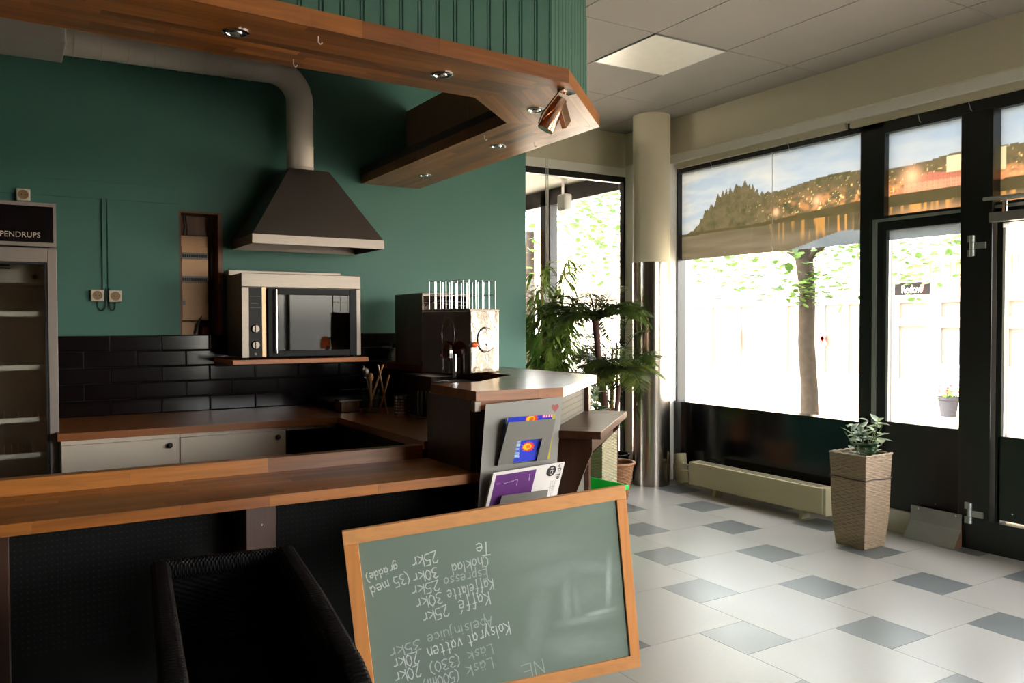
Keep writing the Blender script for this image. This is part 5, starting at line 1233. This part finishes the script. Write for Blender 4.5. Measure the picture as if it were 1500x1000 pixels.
MB().box(17.85,17.97,10.84,10.88,2.06,2.44).box(17.85,17.97,11.76,11.80,2.06,2.44).box(17.85,17.97,10.88,11.76,2.06,2.10).box(17.85,17.97,10.88,11.76,2.40,2.44).build('frame', fc_w, sg)
RS = Matrix(((0,0,-1),(-1,0,0),(0,1,0)))
text_mesh('lettering', 'Redovi', .27, mat('sign_white', srgb(240,240,236), .6), sg, (17.855,11.34,2.155), RS, ext=.002, sx=.66)
MB().add([(17.853,11.10,2.16),(17.853,11.07,2.16),(17.853,11.0,2.42),(17.853,11.07,2.36),(17.853,11.13,2.32)], [(0,4,3,1),(1,3,2)]).build('red_flash', mat('sign_red', srgb(210,50,40), .5), sg)
ps = tag(print_grid('wall_poster', (17.93,17.25,.68), (0,-.55,0), (0,0,.68), 40, 40, lambda s,t: np.where((s > .8)[...,None], lin(90,90,170), np.where((fbm(s*4,t*4,3) > .55)[...,None], lin(190,90,120), lin(150,160,200))), vcol_mat('poster_print', 0, .6), None), 'blue and pink poster in the shop window across the street', 'poster')
MB2 = MB().obox((17.95,13.85,1.05), (.005,0,0), (0,.03,.04), (0,-.13,.16)).obox((17.95,13.85,1.05), (.005,0,0), (0,.03,-.04), (0,.13,.16))
tag(MB2.build('red_sign', mat('sign_red', srgb(210,50,40), .5)), 'red cross shaped mark on the shop glass behind the street tree', 'sign')
fp = thing('flower_pot', 'grey flower pot with pink flowers outside the shop across the street', 'flower pot', (17.2,10.15,gz(17.2)))
c_ = (17.2,10.05,gz(17.2))
MB().lathe([(.15,0),(.20,.36),(.22,.37),(.22,.44),(.19,.44),(.18,.38),(0,.38)], c_, 28).build('pot', mat('pot_grey', srgb(52,52,56), 1, spec=.05), fp)
fm_ = MB(); ff = MB(); random.seed(9)
for k in range(150):
    a = R(0,2*PI); r_ = R(0,.22); p = (c_[0]+r_*math.cos(a), c_[1]+r_*math.sin(a)*1.2, c_[2]+.42+R(0,.2)); leaf(fm_, p, (math.cos(a),math.sin(a),R(-.4,.8)), (0,0,1), .12, .05)
    if k % 4 == 0: ff.obox((p[0],p[1],p[2]+.1), (.03,0,0), (0,.03,0), (0,0,.02))
o = fm_.build('leaves', leafmat('street_leaf', srgb(96,150,60), srgb(150,190,90), .5), fp); o['kind'] = 'stuff'
o = ff.build('flowers', mat('flower_pink', srgb(230,80,110), .6), fp); o['kind'] = 'stuff'
tr = thing('street_tree', 'street tree with rough grey trunk and pale green leaves outside the window', 'tree', (9.5,7.57,gz(9.5)))
MB().tube([(9.5,7.52,gz(9.5)-.05),(9.52,7.55,.5),(9.48,7.58,1.2),(9.5,7.58,1.9),(9.48,7.62,2.35),(9.45,7.7,3.1),(9.5,7.6,4.4)], [.125,.115,.11,.105,.12,.09,.05], 18).build('trunk', mat('bark', srgb(52,46,40), 1.0, spec=.05, noise=.35, scale=14, bump=1.0, bscale=30), tr)
for (e, r_) in (((9.6,8.9,2.9),.035),((9.2,6.2,3.0),.035),((8.4,7.6,3.2),.04),((10.6,7.3,3.1),.035),((9.4,9.8,3.5),.03),((9.2,5.2,3.6),.03)):
    MB().tube([(9.48,7.6,2.3),((9.48+e[0])/2,(7.6+e[1])/2,(2.3+e[2])/2+.15),e], [r_*1.3,r_,r_*.4], 8).build('branch', MATS['bark'], tr)
lf = MB(); random.seed(31)
def round_leaf(mb, p, rr):
    a = Vector((R(-1,1),R(-1,1),R(-.3,.3))).normalized(); b = a.cross(Vector((R(-.4,.4),R(-.4,.4),1))).normalized(); i0 = len(mb.v); p = Vector(p)
    for k in range(6):
        q = 2*PI*k/6; mb.v.append(tuple(p+rr*(math.cos(q)*a*(1.15 if k == 0 else 1)+math.sin(q)*b)))
    mb.f.append(tuple(i0+k for k in range(6)))
n_l = 0
for c in range(430):
    az = R(0,2*PI); r_ = math.sqrt(R(0,1)); cx, cy = 9.5+2.6*r_*math.cos(az), 7.6+4.6*r_*math.sin(az)
    dens = fbm(np.array(cx*1.1), np.array(cy*1.3), 77)
    lo = 2.35 if abs(cy-7.6) > .9 else 2.05
    cz = lo+R(0,1)**1.6*2.6*(1.05-r_*.4)
    if dens < .42 and cz < 2.9: continue
    for k in range(16): round_leaf(lf, (cx+random.gauss(0,.20), cy+random.gauss(0,.24), max(lo-.25, cz+random.gauss(0,.16))), R(.035,.062))
for c in range(26):
    cx, cy, cz = 9.3+R(-.15,.25), 7.55+R(-.7,.7), 1.75+R(0,.35)
    for k in range(7): round_leaf(lf, (cx+random.gauss(0,.08), cy+random.gauss(0,.10), cz+random.gauss(0,.08)), R(.03,.05))
o = lf.build('foliage', leafmat('linden_leaf', srgb(52,82,30), srgb(74,102,40), .5), tr); o['kind'] = 'stuff'
lp = thing('lamp_post', 'thin grey lamp post at the far left of the big window view', 'lamp post', (10.0,10.4,gz(10)))
MB().tube([(10,10.41,gz(10)),(10,10.41,1.2),(10,10.41,5.0)], [.05,.035,.03], 12).build('pole', mat('post_grey', srgb(150,150,150), .5), lp)
MB().tube([(10,10.41,gz(10)),(10,10.41,.9)], .055, 12).build('sleeve', MATS['post_grey'], lp)
MB().lathe([(.05,5.0),(.16,5.1),(.18,5.3),(.06,5.42),(0,5.44)], (10,10.41,0), 16).build('lantern', MATS['post_grey'], lp)
t2 = thing('street_tree', 'distant green street tree seen through the vestibule glass', 'tree', (9.8,15.2,gz(9.8)))
MB().tube([(9.8,15.2,gz(9.8)),(9.8,15.2,3.5)], [.13,.09], 12).build('trunk', MATS['bark'], t2)
lf = MB()
for c in range(45):
    cx, cy, cz = 9.8+random.gauss(0,1.1), 14.4+random.gauss(0,1.5), 3.9+random.gauss(0,.9)
    for k in range(14): round_leaf(lf, (cx+random.gauss(0,.2), cy+random.gauss(0,.2), cz+random.gauss(0,.2)), R(.05,.09))
o = lf.build('foliage', MATS['linden_leaf'], t2); o['kind'] = 'stuff'
